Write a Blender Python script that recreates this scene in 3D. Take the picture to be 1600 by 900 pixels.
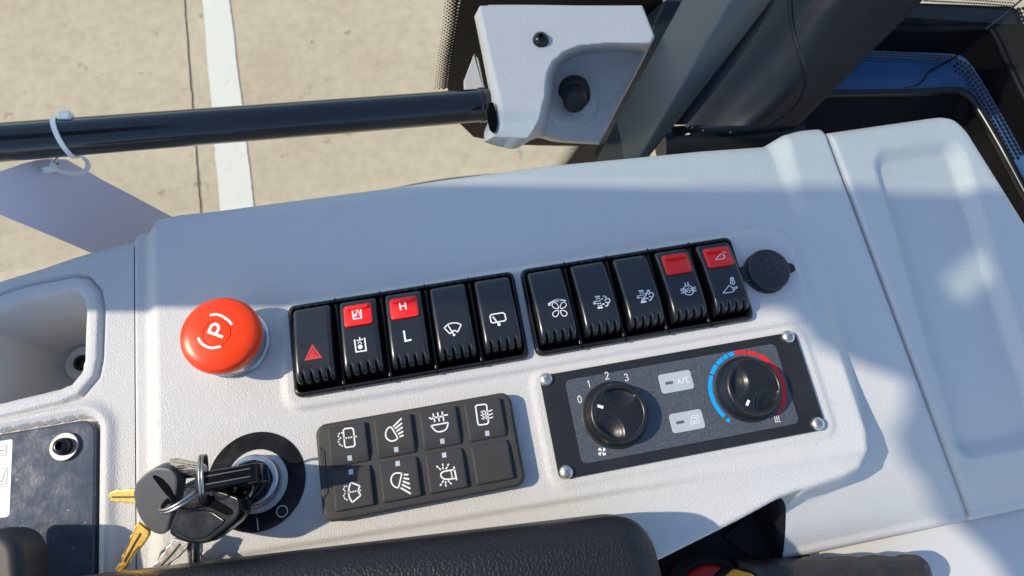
import bpy, bmesh, math, random
import numpy as np
from mathutils import Vector, Matrix

random.seed(7)
for o in list(bpy.data.objects):
    bpy.data.objects.remove(o)
SC = bpy.context.scene
COL = SC.collection
S = 0.001                      # all lengths below are in millimetres

# ------------------------------------------------------------------ camera
F = 988.02                     # focal length in photo pixels (1600 wide)
CAM = np.array([88.954, 86.073, 343.623])
RM = np.array([[0.98266033, 0.15786030, -0.09725637],
               [-0.17980680, 0.93935284, -0.29203726],
               [0.04525695, 0.30446079, 0.95144912]])
cd = bpy.data.cameras.new('camera')
cam = bpy.data.objects.new('camera', cd)
COL.objects.link(cam)
cd.sensor_fit = 'HORIZONTAL'
cd.sensor_width = 36.0
cd.lens = F / 1600 * 36
cd.clip_start = 0.01
cd.clip_end = 500
m = Matrix([list(RM[i]) + [CAM[i] * S] for i in range(3)] + [[0, 0, 0, 1]])
cam.matrix_world = m
cd.dof.use_dof = True
cd.dof.focus_distance = 0.345
cd.dof.aperture_fstop = 17
SC.camera = cam
SC.render.resolution_x, SC.render.resolution_y = 1024, 576

# ------------------------------------------------------------------ light
EL = math.radians(42)
AZ = np.array([-0.985, 0.1726]) / math.hypot(0.985, 0.1726)   # horizontal direction towards the sun
world = bpy.data.worlds.new('World')
SC.world = world
world.use_nodes = True
wn = world.node_tree
wn.nodes.clear()
sky = wn.nodes.new('ShaderNodeTexSky')
sky.sky_type = 'NISHITA'
sky.sun_disc = False
sky.sun_elevation = EL
sky.sun_rotation = math.atan2(AZ[0], AZ[1])
sky.air_density = 1.0
sky.dust_density = 0.5
sky.ozone_density = 1.35
bg = wn.nodes.new('ShaderNodeBackground')
bg.inputs['Strength'].default_value = 0.14
wo = wn.nodes.new('ShaderNodeOutputWorld')
wn.links.new(sky.outputs[0], bg.inputs[0])
wn.links.new(bg.outputs[0], wo.inputs[0])
sl = bpy.data.lights.new('sun', 'SUN')
sl.energy = 2.65
sl.angle = math.radians(0.75)
sl.color = (1.0, 0.89, 0.71)
so = bpy.data.objects.new('sun', sl)
COL.objects.link(so)
tosun = Vector((AZ[0] * math.cos(EL), AZ[1] * math.cos(EL), math.sin(EL)))
so.rotation_euler = tosun.to_track_quat('Z', 'Y').to_euler()
so.location = tosun * 3
vs_ = SC.view_settings
vs_.view_transform = 'Standard'
vs_.look = 'None'
vs_.exposure = 0.72
vs_.gamma = 1.0
vs_.use_curve_mapping = False

# ------------------------------------------------------------------ placing helpers
def ray(px, py):
    return RM @ np.array([(px - 800) / F, -(py - 450) / F, -1.0])
def at(px, py, z=0.0):         # point on the level plane z seen at photo position (px, py)
    d = ray(px, py)
    return CAM + d * ((z - CAM[2]) / d[2])
def atv(px, py, v):            # point on the upright plane v
    d = ray(px, py)
    return CAM + d * ((v - CAM[1]) / d[1])
def on(px, py, zf):            # point on a height surface
    z = 5.0
    for _ in range(8):
        p = at(px, py, z)
        z = zf(p[0], p[1])
    return at(px, py, z)
def sstep(a, b, x):
    t = np.clip((np.asarray(x, float) - a) / (b - a), 0, 1)
    return t * t * (3 - 2 * t)
def sd_poly(poly, U, V):       # signed distance to a polygon, negative inside
    P = np.array(poly, float)
    Q = np.roll(P, -1, 0)
    d = np.full(U.shape, 1e9)
    ins = np.zeros(U.shape, bool)
    for (ax, ay), (bx, by) in zip(P, Q):
        ex, ey = bx - ax, by - ay
        t = np.clip(((U - ax) * ex + (V - ay) * ey) / (ex * ex + ey * ey + 1e-12), 0, 1)
        d = np.minimum(d, np.hypot(U - ax - t * ex, V - ay - t * ey))
        c = ((ay <= V) & (by > V)) | ((by <= V) & (ay > V))
        xi = ax + (V - ay) * ex / (ey if abs(ey) > 1e-9 else 1e-9)
        ins ^= c & (U < xi)
    return np.where(ins, -d, d)
def sd_rr(u0, u1, v0, v1, r, U, V):
    qx = np.abs(U - (u0 + u1) / 2) - (u1 - u0) / 2 + r
    qy = np.abs(V - (v0 + v1) / 2) - (v1 - v0) / 2 + r
    return np.hypot(np.maximum(qx, 0), np.maximum(qy, 0)) + np.minimum(np.maximum(qx, qy), 0) - r

# ------------------------------------------------------------------ materials
def mat(name, color, rough=0.5, metal=0.0, spec=0.5, bump=None, var=None, coat=0.0):
    mt = bpy.data.materials.new(name)
    mt.use_nodes = True
    nt = mt.node_tree
    b = nt.nodes['Principled BSDF']
    b.inputs['Base Color'].default_value = (*color, 1)
    b.inputs['Roughness'].default_value = rough
    b.inputs['Metallic'].default_value = metal
    b.inputs['Specular IOR Level'].default_value = spec
    b.inputs['Coat Weight'].default_value = coat
    b.inputs['Coat Roughness'].default_value = 0.08
    tc = nt.nodes.new('ShaderNodeTexCoord')
    geo = nt.nodes.new('ShaderNodeNewGeometry')
    pos = geo.outputs['Position']
    if var:                     # (scale per metre, amount, rough amount)
        n = nt.nodes.new('ShaderNodeTexNoise')
        n.inputs['Scale'].default_value = var[0]
        n.inputs['Detail'].default_value = 6
        n.inputs['Roughness'].default_value = 0.65
        nt.links.new(pos, n.inputs['Vector'])
        mx = nt.nodes.new('ShaderNodeMix')
        mx.data_type = 'RGBA'
        mx.inputs[6].default_value = (*[c * (1 - var[1]) for c in color], 1)
        mx.inputs[7].default_value = (*[min(1, c * (1 + var[1])) for c in color], 1)
        nt.links.new(n.outputs['Fac'], mx.inputs[0])
        nt.links.new(mx.outputs[2], b.inputs['Base Color'])
        if len(var) > 2:
            mr = nt.nodes.new('ShaderNodeMapRange')
            mr.inputs['From Min'].default_value = 0.3
            mr.inputs['From Max'].default_value = 0.7
            mr.inputs['To Min'].default_value = max(0.02, rough - var[2])
            mr.inputs['To Max'].default_value = rough + var[2]
            nt.links.new(n.outputs['Fac'], mr.inputs['Value'])
            nt.links.new(mr.outputs[0], b.inputs['Roughness'])
    if bump:                    # (kind, scale per metre, strength, distance in m)
        if bump[0] == 'leather':
            n0 = nt.nodes.new('ShaderNodeTexNoise')
            n0.inputs['Scale'].default_value = bump[1] * 0.8
            nt.links.new(pos, n0.inputs['Vector'])
            ad = nt.nodes.new('ShaderNodeMix')
            ad.data_type = 'VECTOR'
            ad.inputs[0].default_value = 0.0012
            nt.links.new(pos, ad.inputs[4])
            nt.links.new(n0.outputs['Color'], ad.inputs[5])
            n = nt.nodes.new('ShaderNodeTexVoronoi')
            n.feature = 'DISTANCE_TO_EDGE'
            n.inputs['Scale'].default_value = bump[1]
            nt.links.new(ad.outputs[1], n.inputs['Vector'])
            mp = nt.nodes.new('ShaderNodeMapRange')
            mp.inputs['From Max'].default_value = 0.22
            mp.interpolation_type = 'SMOOTHSTEP'
            nt.links.new(n.outputs['Distance'], mp.inputs['Value'])
            src = mp.outputs[0]
        else:
            n = nt.nodes.new('ShaderNodeTexNoise')
            n.inputs['Scale'].default_value = bump[1]
            n.inputs['Detail'].default_value = 5
            nt.links.new(pos, n.inputs['Vector'])
            src = n.outputs['Fac']
        bp = nt.nodes.new('ShaderNodeBump')
        bp.inputs['Strength'].default_value = bump[2]
        bp.inputs['Distance'].default_value = bump[3]
        nt.links.new(src, bp.inputs['Height'])
        nt.links.new(bp.outputs[0], b.inputs['Normal'])
    return mt

M = {}
M['grey'] = mat('grained light grey plastic', (0.595, 0.585, 0.568), 0.5, spec=0.4, bump=('leather', 760, 0.6, 0.0002), var=(14, 0.045, 0.06))
M['grey_smooth'] = mat('light grey plastic', (0.58, 0.575, 0.56), 0.5, spec=0.4, bump=('noise', 1500, 0.2, 0.0001), var=(14, 0.03))
M['rocker'] = mat('satin black plastic', (0.009, 0.009, 0.010), 0.3, spec=0.8, bump=('noise', 3500, 0.12, 0.00005), var=(60, 0.2, 0.05))
M['bezel'] = mat('black frame plastic', (0.008, 0.008, 0.009), 0.3, spec=0.5, var=(80, 0.3, 0.08))
M['keypad'] = mat('dark grey rubber', (0.046, 0.045, 0.044), 0.6, spec=0.35, bump=('noise', 3000, 0.25, 0.00006), var=(50, 0.15))
M['keycap'] = mat('dark grey key rubber', (0.039, 0.038, 0.038), 0.62, spec=0.35, bump=('noise', 3000, 0.25, 0.00006), var=(50, 0.15))
M['red'] = mat('red plastic', (0.90, 0.022, 0.018), 0.3, spec=0.5, var=(60, 0.05))
M['button_red'] = mat('glossy orange red plastic', (0.88, 0.052, 0.006), 0.3, spec=0.35, var=(60, 0.06, 0.08))
M['print'] = mat('white print', (0.80, 0.80, 0.78), 0.6)
M['print_red'] = mat('red print', (0.62, 0.03, 0.035), 0.5)
M['print_grey'] = mat('pale grey lens', (0.50, 0.52, 0.56), 0.4)
M['print_thin'] = mat('thin grey print', (0.45, 0.46, 0.48), 0.6)
M['blue'] = mat('blue print', (0.0, 0.36, 0.90), 0.5)
M['arc_red'] = mat('bright red print', (0.80, 0.008, 0.008), 0.5)
M['plate'] = mat('black satin metal plate', (0.016, 0.016, 0.017), 0.4, var=(30, 0.3, 0.1))
M['face'] = mat('dark slate label film', (0.055, 0.063, 0.078), 0.5, spec=0.4)
M['film_button'] = mat('pale grey film', (0.42, 0.46, 0.48), 0.55)
M['slot'] = mat('dark grey window', (0.10, 0.10, 0.11), 0.4)
M['knob'] = mat('black knob plastic', (0.011, 0.011, 0.012), 0.33, spec=0.5, var=(90, 0.3, 0.08))
M['screw'] = mat('zinc plated steel', (0.62, 0.61, 0.55), 0.42, metal=1.0, var=(300, 0.1, 0.1))
M['chrome'] = mat('brushed steel', (0.55, 0.54, 0.53), 0.3, metal=1.0, var=(200, 0.08, 0.1))
M['brass'] = mat('brass', (0.92, 0.58, 0.14), 0.38, metal=1.0, var=(300, 0.12, 0.1))
M['nickel'] = mat('nickel key metal', (0.40, 0.38, 0.35), 0.34, metal=1.0, var=(300, 0.15, 0.1))
M['key_black'] = mat('black key plastic', (0.008, 0.008, 0.009), 0.2, spec=0.4, bump=('noise', 2500, 0.15, 0.00005), var=(120, 0.3, 0.1))
M['key_grey'] = mat('worn charcoal key plastic', (0.085, 0.085, 0.085), 0.5, bump=('noise', 1800, 0.3, 0.00008), var=(120, 0.25))
M['decal'] = mat('glossy black decal', (0.014, 0.014, 0.017), 0.2, spec=0.5, var=(70, 0.3, 0.12))
M['rubber'] = mat('black rubber cap', (0.016, 0.017, 0.019), 0.5, bump=('noise', 2500, 0.2, 0.00005), var=(60, 0.2))
M['leather'] = mat('dark brown grained vinyl', (0.0078, 0.0082, 0.0115), 0.46, spec=0.4, bump=('leather', 520, 0.4, 0.0003), var=(40, 0.2))
M['rail'] = mat('glossy black painted steel', (0.010, 0.012, 0.016), 0.16, spec=0.5, coat=0.4, var=(60, 0.2, 0.04))
M['post'] = mat('dark grey painted steel', (0.040, 0.054, 0.066), 0.35, spec=0.5, var=(25, 0.12, 0.08))
M['duct'] = mat('charcoal moulded plastic', (0.012, 0.015, 0.021), 0.5, spec=0.35, bump=('noise', 60, 0.25, 0.002), var=(20, 0.15, 0.1))
M['gloss'] = mat('glossy black sill', (0.008, 0.009, 0.011), 0.28, spec=0.4)
M['seal'] = mat('black rubber seal', (0.005, 0.005, 0.006), 0.55, spec=0.15)
M['frit'] = mat('black ceramic frit', (0.0018, 0.002, 0.0024), 0.4, spec=0.3)
M['sky_reflection'] = mat('blue sky reflection colour', (0.045, 0.115, 0.26), 0.3, spec=0.5, var=(16, 0.15))  # sky mirrored in the sill, painted as a base colour
M['tie'] = mat('white nylon', (0.78, 0.78, 0.76), 0.4)
M['tag'] = mat('lavender grey card', (0.66, 0.60, 0.66), 0.6, var=(30, 0.06))
M['dark'] = mat('black cavity plastic', (0.0045, 0.0045, 0.006), 0.6, spec=0.2, var=(30, 0.3))
M['cap_red'] = mat('deep red cap', (0.35, 0.004, 0.006), 0.4)
M['yellow'] = mat('yellow plastic', (0.75, 0.33, 0.01), 0.4)
M['film'] = mat('brown wrap film', (0.030, 0.025, 0.022), 0.25, spec=0.5, bump=('noise', 120, 0.6, 0.003), var=(40, 0.5, 0.1))
M['paper'] = mat('white sticker', (0.80, 0.79, 0.74), 0.5)
M['clearplate'] = mat('scratched glossy slate plate', (0.065, 0.077, 0.10), 0.15, spec=0.6, bump=('noise', 260, 0.2, 0.0006), var=(70, 0.5, 0.1))
M['fob'] = mat('glossy black fob plastic', (0.007, 0.007, 0.008), 0.16, spec=0.22, bump=('noise', 900, 0.1, 0.00008), var=(120, 0.3, 0.08))
M['washer'] = mat('dull steel', (0.30, 0.29, 0.28), 0.5, metal=1.0, var=(300, 0.15, 0.1))
M['hole'] = mat('dark hole', (0.003, 0.003, 0.003), 0.8, spec=0.05)

def glass_mat():
    mt = bpy.data.materials.new('clear window glass')
    mt.use_nodes = True
    nt = mt.node_tree
    nt.nodes.clear()
    o = nt.nodes.new('ShaderNodeOutputMaterial')
    mx = nt.nodes.new('ShaderNodeMixShader')
    tr = nt.nodes.new('ShaderNodeBsdfTransparent')
    tr.inputs[0].default_value = (0.95, 0.97, 0.95, 1)
    gl = nt.nodes.new('ShaderNodeBsdfGlossy')
    gl.inputs['Roughness'].default_value = 0.02
    lw = nt.nodes.new('ShaderNodeLayerWeight')
    lw.inputs['Blend'].default_value = 0.5
    pw = nt.nodes.new('ShaderNodeMath')
    pw.operation = 'POWER'
    pw.inputs[1].default_value = 4.0
    fr = nt.nodes.new('ShaderNodeMath')
    fr.operation = 'MULTIPLY_ADD'
    fr.inputs[1].default_value = 0.85
    fr.inputs[2].default_value = 0.03
    nt.links.new(lw.outputs['Facing'], pw.inputs[0])
    nt.links.new(pw.outputs[0], fr.inputs[0])
    nt.links.new(fr.outputs[0], mx.inputs[0])
    nt.links.new(tr.outputs[0], mx.inputs[1])
    nt.links.new(gl.outputs[0], mx.inputs[2])
    nt.links.new(mx.outputs[0], o.inputs[0])
    return mt
M['glass'] = glass_mat()

def specks(key, scale, thr, col, rough=0.5):
    # dust and scratches lying on a surface
    nt = M[key].node_tree
    b = nt.nodes['Principled BSDF']
    g = nt.nodes.new('ShaderNodeNewGeometry')
    v = nt.nodes.new('ShaderNodeTexNoise')
    v.inputs['Scale'].default_value = scale
    v.inputs['Detail'].default_value = 3
    v.inputs['Distortion'].default_value = 1.2
    nt.links.new(g.outputs['Position'], v.inputs['Vector'])
    r = nt.nodes.new('ShaderNodeMapRange')
    r.inputs['From Min'].default_value = thr
    r.inputs['From Max'].default_value = thr + 0.05
    nt.links.new(v.outputs['Fac'], r.inputs['Value'])
    mx = nt.nodes.new('ShaderNodeMix')
    mx.data_type = 'RGBA'
    nt.links.new(r.outputs[0], mx.inputs[0])
    old = b.inputs['Base Color'].links[0].from_socket
    nt.links.new(old, mx.inputs[6])
    mx.inputs[7].default_value = (*col, 1)
    nt.links.new(mx.outputs[2], b.inputs['Base Color'])
specks('clearplate', 380, 0.70, (0.45, 0.46, 0.48))
specks('rocker', 900, 0.80, (0.12, 0.12, 0.12))
specks('keypad', 700, 0.78, (0.16, 0.15, 0.14))
specks('keycap', 700, 0.79, (0.14, 0.13, 0.12))
specks('plate', 600, 0.77, (0.09, 0.09, 0.09))
specks('knob', 900, 0.78, (0.08, 0.075, 0.07))
specks('tag', 260, 0.72, (0.45, 0.41, 0.46))
specks('grey', 160, 0.775, (0.34, 0.33, 0.31))

def tint():
    mt = bpy.data.materials.new('grey sun dimming tint')  # dims the sun through the added sheet and cut-out
    mt.use_nodes = True
    nt = mt.node_tree
    nt.nodes.clear()
    o = nt.nodes.new('ShaderNodeOutputMaterial')
    mx = nt.nodes.new('ShaderNodeMixShader')
    mx.inputs[0].default_value = 0.05
    tr = nt.nodes.new('ShaderNodeBsdfTransparent')
    tr.inputs[0].default_value = (0.46, 0.54, 0.53, 1)
    gl = nt.nodes.new('ShaderNodeBsdfGlossy')
    gl.inputs['Roughness'].default_value = 0.02
    nt.links.new(tr.outputs[0], mx.inputs[1])
    nt.links.new(gl.outputs[0], mx.inputs[2])
    nt.links.new(mx.outputs[0], o.inputs[0])
    return mt
M['tint'] = tint()

def flake_face():
    nt = M['face'].node_tree
    b = nt.nodes['Principled BSDF']
    g = nt.nodes.new('ShaderNodeNewGeometry')
    v = nt.nodes.new('ShaderNodeTexNoise')
    v.inputs['Scale'].default_value = 2600
    v.inputs['Detail'].default_value = 1
    nt.links.new(g.outputs['Position'], v.inputs['Vector'])
    r = nt.nodes.new('ShaderNodeValToRGB')
    r.color_ramp.elements[0].position = 0.35
    r.color_ramp.elements[0].color = (0.040, 0.047, 0.060, 1)
    r.color_ramp.elements[1].position = 0.72
    r.color_ramp.elements[1].color = (0.115, 0.13, 0.15, 1)
    nt.links.new(v.outputs['Fac'], r.inputs[0])
    nt.links.new(r.outputs[0], b.inputs['Base Color'])
flake_face()

def concrete():
    mt = bpy.data.materials.new('weathered tan concrete')
    mt.use_nodes = True
    nt = mt.node_tree
    b = nt.nodes['Principled BSDF']
    b.inputs['Roughness'].default_value = 0.85
    g = nt.nodes.new('ShaderNodeNewGeometry')
    def noise(scale, detail, stops):
        n = nt.nodes.new('ShaderNodeTexNoise')
        n.inputs['Scale'].default_value = scale
        n.inputs['Detail'].default_value = detail
        n.inputs['Roughness'].default_value = 0.6
        nt.links.new(g.outputs['Position'], n.inputs['Vector'])
        r = nt.nodes.new('ShaderNodeValToRGB')
        for i, (p, c) in enumerate(stops):
            e = r.color_ramp.elements[i] if i < 2 else r.color_ramp.elements.new(p)
            e.position = p
            e.color = (*c, 1)
        nt.links.new(n.outputs['Fac'], r.inputs[0])
        return r.outputs[0]
    a = noise(2.2, 8, [(0.3, (0.45, 0.37, 0.255)), (0.7, (0.52, 0.44, 0.31))])
    c = noise(22, 5, [(0.30, (0.88, 0.88, 0.88)), (0.65, (1.04, 1.04, 1.04))])
    s = noise(13, 2, [(0.22, (0.55, 0.53, 0.50)), (0.33, (1, 1, 1))])
    def mul(x, y):
        k = nt.nodes.new('ShaderNodeMix')
        k.data_type = 'RGBA'
        k.blend_type = 'MULTIPLY'
        k.inputs[0].default_value = 1
        nt.links.new(x, k.inputs[6])
        nt.links.new(y, k.inputs[7])
        return k.outputs[2]
    nt.links.new(mul(mul(a, c), s), b.inputs['Base Color'])
    return mt
M['concrete'] = concrete()
M['line'] = mat('worn white road paint', (0.66, 0.64, 0.56), 0.7, var=(9, 0.07))
specks('line', 30, 0.66, (0.55, 0.49, 0.38))
M['joint'] = mat('dark joint filler', (0.24, 0.195, 0.14), 0.9, var=(20, 0.3))

# ------------------------------------------------------------------ mesh helpers
def mk(name, verts, faces, mt, parent=None, smooth=True, angle=40):
    me = bpy.data.meshes.new(name)
    me.from_pydata([(float(x) * S, float(y) * S, float(z) * S) for x, y, z in verts], [], faces)
    bm = bmesh.new()
    bm.from_mesh(me)
    bmesh.ops.recalc_face_normals(bm, faces=bm.faces)
    bm.to_mesh(me)
    bm.free()
    me.materials.append(M[mt])
    if smooth:
        me.polygons.foreach_set('use_smooth', [True] * len(me.polygons))
        if angle < 180:
            try:
                me.set_sharp_from_angle(angle=math.radians(angle))
            except Exception:
                pass
    o = bpy.data.objects.new(name, me)
    COL.objects.link(o)
    if parent:
        o.parent = parent
        o.matrix_parent_inverse = Matrix.Translation(-parent.location)
    return o
def grid_faces(nr, nc, closed=False):
    f = []
    for i in range(nr - 1):
        for j in range(nc if closed else nc - 1):
            k = (j + 1) % nc
            f.append((i * nc + j, i * nc + k, (i + 1) * nc + k, (i + 1) * nc + j))
    return f
class MB:
    def __init__(s):
        s.v, s.f = [], []
    def add(s, v, f):
        n = len(s.v)
        s.v += [tuple(p) for p in v]
        s.f += [tuple(i + n for i in q) for q in f]
        return s
    def loops(s, L, cap0=True, cap1=True):
        n = len(L[0])
        v = [p for l in L for p in l]
        f = grid_faces(len(L), n, True)
        if cap0:
            f.append(tuple(range(n))[::-1])
        if cap1:
            f.append(tuple((len(L) - 1) * n + i for i in range(n)))
        return s.add(v, f)
    def slab(s, out, z0, z1, r=0.0, seg=3, zf=None):
        r = min(r, (z1 - z0) * 0.99) if r > 0 else 0
        L = [[(x, y, z0) for x, y in out]]
        if r > 0:
            for i in range(seg + 1):
                a = math.pi / 2 * i / seg
                o = inset(out, r * (1 - math.cos(a)))
                L.append([(x, y, z1 - r + r * math.sin(a)) for x, y in o])
            L.append([(x, y, z1) for x, y in inset(out, r * 1.15 + 0.05)])
        else:
            L.append([(x, y, z1) for x, y in out])
        return s.loops(L)
    def tube(s, path, r, n=12, closed=False, cap=True):
        P = [Vector(p) for p in path]
        L = []
        ref = None
        for i, p in enumerate(P):
            if closed:
                t = (P[(i + 1) % len(P)] - P[i - 1]).normalized()
            else:
                t = (P[min(i + 1, len(P) - 1)] - P[max(i - 1, 0)]).normalized()
            if ref is None:
                ref = t.orthogonal().normalized()
            ref = (ref - t * ref.dot(t)).normalized()
            b = t.cross(ref)
            rr = r[i] if isinstance(r, (list, tuple)) else r
            L.append([tuple(p + ref * (math.cos(2 * math.pi * k / n) * rr) + b * (math.sin(2 * math.pi * k / n) * rr)) for k in range(n)])
        if closed:
            v = [q for l in L for q in l]
            f = grid_faces(len(L), n, True)
            m0 = (len(L) - 1) * n
            f += [(m0 + k, m0 + (k + 1) % n, (k + 1) % n, k) for k in range(n)]
            return s.add(v, f)
        return s.loops(L, cap, cap)
    def lathe(s, prof, c, n=48, cap0=True, cap1=True):
        L = [[(c[0] + r * math.cos(2 * math.pi * k / n), c[1] + r * math.sin(2 * math.pi * k / n), c[2] + z) for k in range(n)] for r, z in prof]
        return s.loops(L, cap0, cap1)
    def build(s, name, mt, parent=None, smooth=True, angle=40):
        return mk(name, s.v, s.f, mt, parent, smooth, angle)
def inset(out, d):
    if d <= 0:
        return list(out)
    P = [Vector(p) for p in out]
    n = len(P)
    area = sum(P[i].x * P[(i + 1) % n].y - P[(i + 1) % n].x * P[i].y for i in range(n))
    sg = 1 if area > 0 else -1
    R = []
    for i in range(n):
        a = (P[i] - P[i - 1]).normalized()
        b = (P[(i + 1) % n] - P[i]).normalized()
        na, nb = Vector((-a.y, a.x)) * sg, Vector((-b.y, b.x)) * sg
        h = na + nb
        h = h.normalized() if h.length > 1e-6 else na
        k = d / max(0.4, h.dot(na))
        q = P[i] + h * k
        R.append((q.x, q.y))
    return R
def rrect(u0, u1, v0, v1, r, n=5):
    R = []
    for cx, cy, a0 in ((u1 - r, v1 - r, 0), (u0 + r, v1 - r, 90), (u0 + r, v0 + r, 180), (u1 - r, v0 + r, 270)):
        for i in range(n + 1):
            a = math.radians(a0 + 90 * i / n)
            R.append((cx + r * math.cos(a), cy + r * math.sin(a)))
    return R
def roundpoly(P, r, n=4):      # polygon with its corners rounded
    R = []
    k = len(P)
    for i in range(k):
        p = Vector(P[i][:2])
        a = Vector(P[i - 1][:2]) - p
        b = Vector(P[(i + 1) % k][:2]) - p
        rr = min(r, a.length * 0.45, b.length * 0.45)
        A, B = p + a.normalized() * rr, p + b.normalized() * rr
        for j in range(n + 1):
            t = j / n
            q = A * (1 - t) ** 2 + p * 2 * t * (1 - t) + B * t * t
            R.append((q.x, q.y))
    return R
def smooth_path(P, n=6):       # Catmull-Rom through the points
    P = [np.array(p, float) for p in P]
    Q = [2 * P[0] - P[1]] + P + [2 * P[-1] - P[-2]]
    R = []
    for i in range(1, len(Q) - 2):
        for j in range(n):
            t = j / n
            a, b, c, d = Q[i - 1:i + 3]
            R.append(0.5 * (2 * b + (c - a) * t + (2 * a - 5 * b + 4 * c - d) * t * t + (3 * b - a - 3 * c + d) * t ** 3))
    R.append(P[-1])
    return R
def pxo(L, z):
    return [tuple(at(x, y, z)[:2]) for x, y in L]
def thing(name, label, cat, loc=(0, 0, 0), group=None):
    o = bpy.data.objects.new(name, None)
    o.empty_display_size = 0.01
    o.location = (loc[0] * S, loc[1] * S, loc[2] * S)
    COL.objects.link(o)
    return tag(o, label, cat, group)
def tag(o, label, cat, group=None):
    o['label'] = label
    o['category'] = cat
    if group:
        o['group'] = group
    return o
def struct(o):
    o['kind'] = 'structure'
    return o

class Sym:                      # flat print laid on a surface
    def __init__(s, zf, lift=0.08, zoom=None):
        s.mb = MB()
        s.zf = zf if callable(zf) else (lambda u, v, z=zf: z)
        s.lift = lift
        s.zoom = zoom
    def w(s, p):
        x, y = p
        if s.zoom:
            ox, oy, k = s.zoom
            x, y = ox + x / k, oy + y / k
        q = on(x, y, lambda u, v: s.zf(u, v) + s.lift)
        return (q[0], q[1])
    def uv_stroke(s, P, wd, closed=False):
        P = [np.array(p, float) for p in P]
        if closed:
            P = P + [P[0]]
        D = [P[0]]
        for a, b in zip(P, P[1:]):
            k = max(1, int(np.linalg.norm(b - a) / 1.5))
            D += [a + (b - a) * (i + 1) / k for i in range(k)]
        n = len(D)
        v = []
        for i in range(n):
            if closed:
                t0 = D[i] - D[i - 1] if i > 0 else D[0] - D[-2]
                t1 = D[i + 1] - D[i] if i < n - 1 else D[1] - D[0]
            else:
                t0 = D[i] - D[i - 1] if i > 0 else D[1] - D[0]
                t1 = D[i + 1] - D[i] if i < n - 1 else D[i] - D[i - 1]
            t0 = t0 / (np.linalg.norm(t0) + 1e-9)
            t1 = t1 / (np.linalg.norm(t1) + 1e-9)
            t = t0 + t1
            ln = np.linalg.norm(t)
            t = t / ln if ln > 1e-6 else t0
            nn = np.array([-t[1], t[0]])
            c = max(0.5, np.dot(t, t0))
            for sg in (1, -1):
                q = D[i] + nn * (sg * wd / 2 / c)
                v.append((q[0], q[1], s.zf(q[0], q[1]) + s.lift))
        f = [(2 * i, 2 * i + 1, 2 * i + 3, 2 * i + 2) for i in range(n - 1)]
        s.mb.add(v, f)
        return s
    def st(s, P, wd=0.8, closed=False, curve=False):
        Q = [s.w(p) for p in P]
        if curve:
            if closed:
                Q = [tuple(p) for p in smooth_path(Q + [Q[0]], 5)][:-1]
            else:
                Q = [tuple(p) for p in smooth_path(Q, 5)]
        return s.uv_stroke(Q, wd, closed)
    def fill(s, Q):
        s.mb.add([(x, y, s.zf(x, y) + s.lift) for x, y in Q], [tuple(range(len(Q)))])
        return s
    def fillp(s, P):
        return s.fill([s.w(p) for p in P])
    def dot(s, p, r, uv=False, rx=None):
        c = p if uv else s.w(p)
        return s.fill([(c[0] + r * math.cos(a * math.pi / 8), c[1] + (rx or r) * math.sin(a * math.pi / 8)) for a in range(16)])
    def ringp(s, p, r, wd, uv=False):
        c = p if uv else s.w(p)
        return s.uv_stroke([(c[0] + r * math.cos(a * math.pi / 12), c[1] + r * math.sin(a * math.pi / 12)) for a in range(24)], wd, True)
    def text(s, txt, c, h, wd, gap=0.25):      # stroke lettering along u
        x = c[0] - (len(txt) * h * 0.6 + (len(txt) - 1) * h * gap) / 2
        for ch in txt:
            for P in GLYPH[ch]:
                s.uv_stroke([(x + a * h * 0.6, c[1] + (b - 0.5) * h) for a, b in P], wd)
            x += h * (0.6 + gap)
        return s
    def build(s, name, mt, parent):
        o = s.mb.build(name, mt, parent, smooth=False)
        return o
def arcpts(cx, cy, rx, ry, a0, a1, n=10):
    return [(cx + rx * math.cos(math.radians(a0 + (a1 - a0) * i / n)), cy + ry * math.sin(math.radians(a0 + (a1 - a0) * i / n))) for i in range(n + 1)]
GLYPH = {
    '0': [arcpts(.5, .5, .42, .5, 90, 450, 16)],
    '1': [[(.2, .8), (.55, 1), (.55, 0)]],
    '2': [arcpts(.5, .72, .4, .28, 170, -30, 8) + [(.08, 0), (.95, 0)]],
    '3': [arcpts(.45, .75, .4, .25, 160, -80, 8) + arcpts(.45, .26, .45, .26, 80, -160, 8)],
    'A': [[(0, 0), (.5, 1), (1, 0)], [(.2, .35), (.8, .35)]],
    '/': [[(.05, -.05), (.95, 1.05)]],
    'C': [arcpts(.55, .5, .5, .5, 50, 310, 12)],
    'H': [[(.05, 0), (.05, 1)], [(.95, 0), (.95, 1)], [(.05, .5), (.95, .5)]],
    'L': [[(.1, 1), (.1, 0), (.95, 0)]],
    'R': [[(.1, 0), (.1, 1), (.7, 1), (.9, .75), (.7, .5), (.1, .5)], [(.5, .5), (.95, 0)]],
    'E': [[(.95, 0), (.1, 0), (.1, 1), (.95, 1)], [(.1, .5), (.8, .5)]],
    'V': [[(0, 1), (.5, 0), (1, 1)]],
}
# ================================================================== SETTING
GZ = -2100.0
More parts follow.
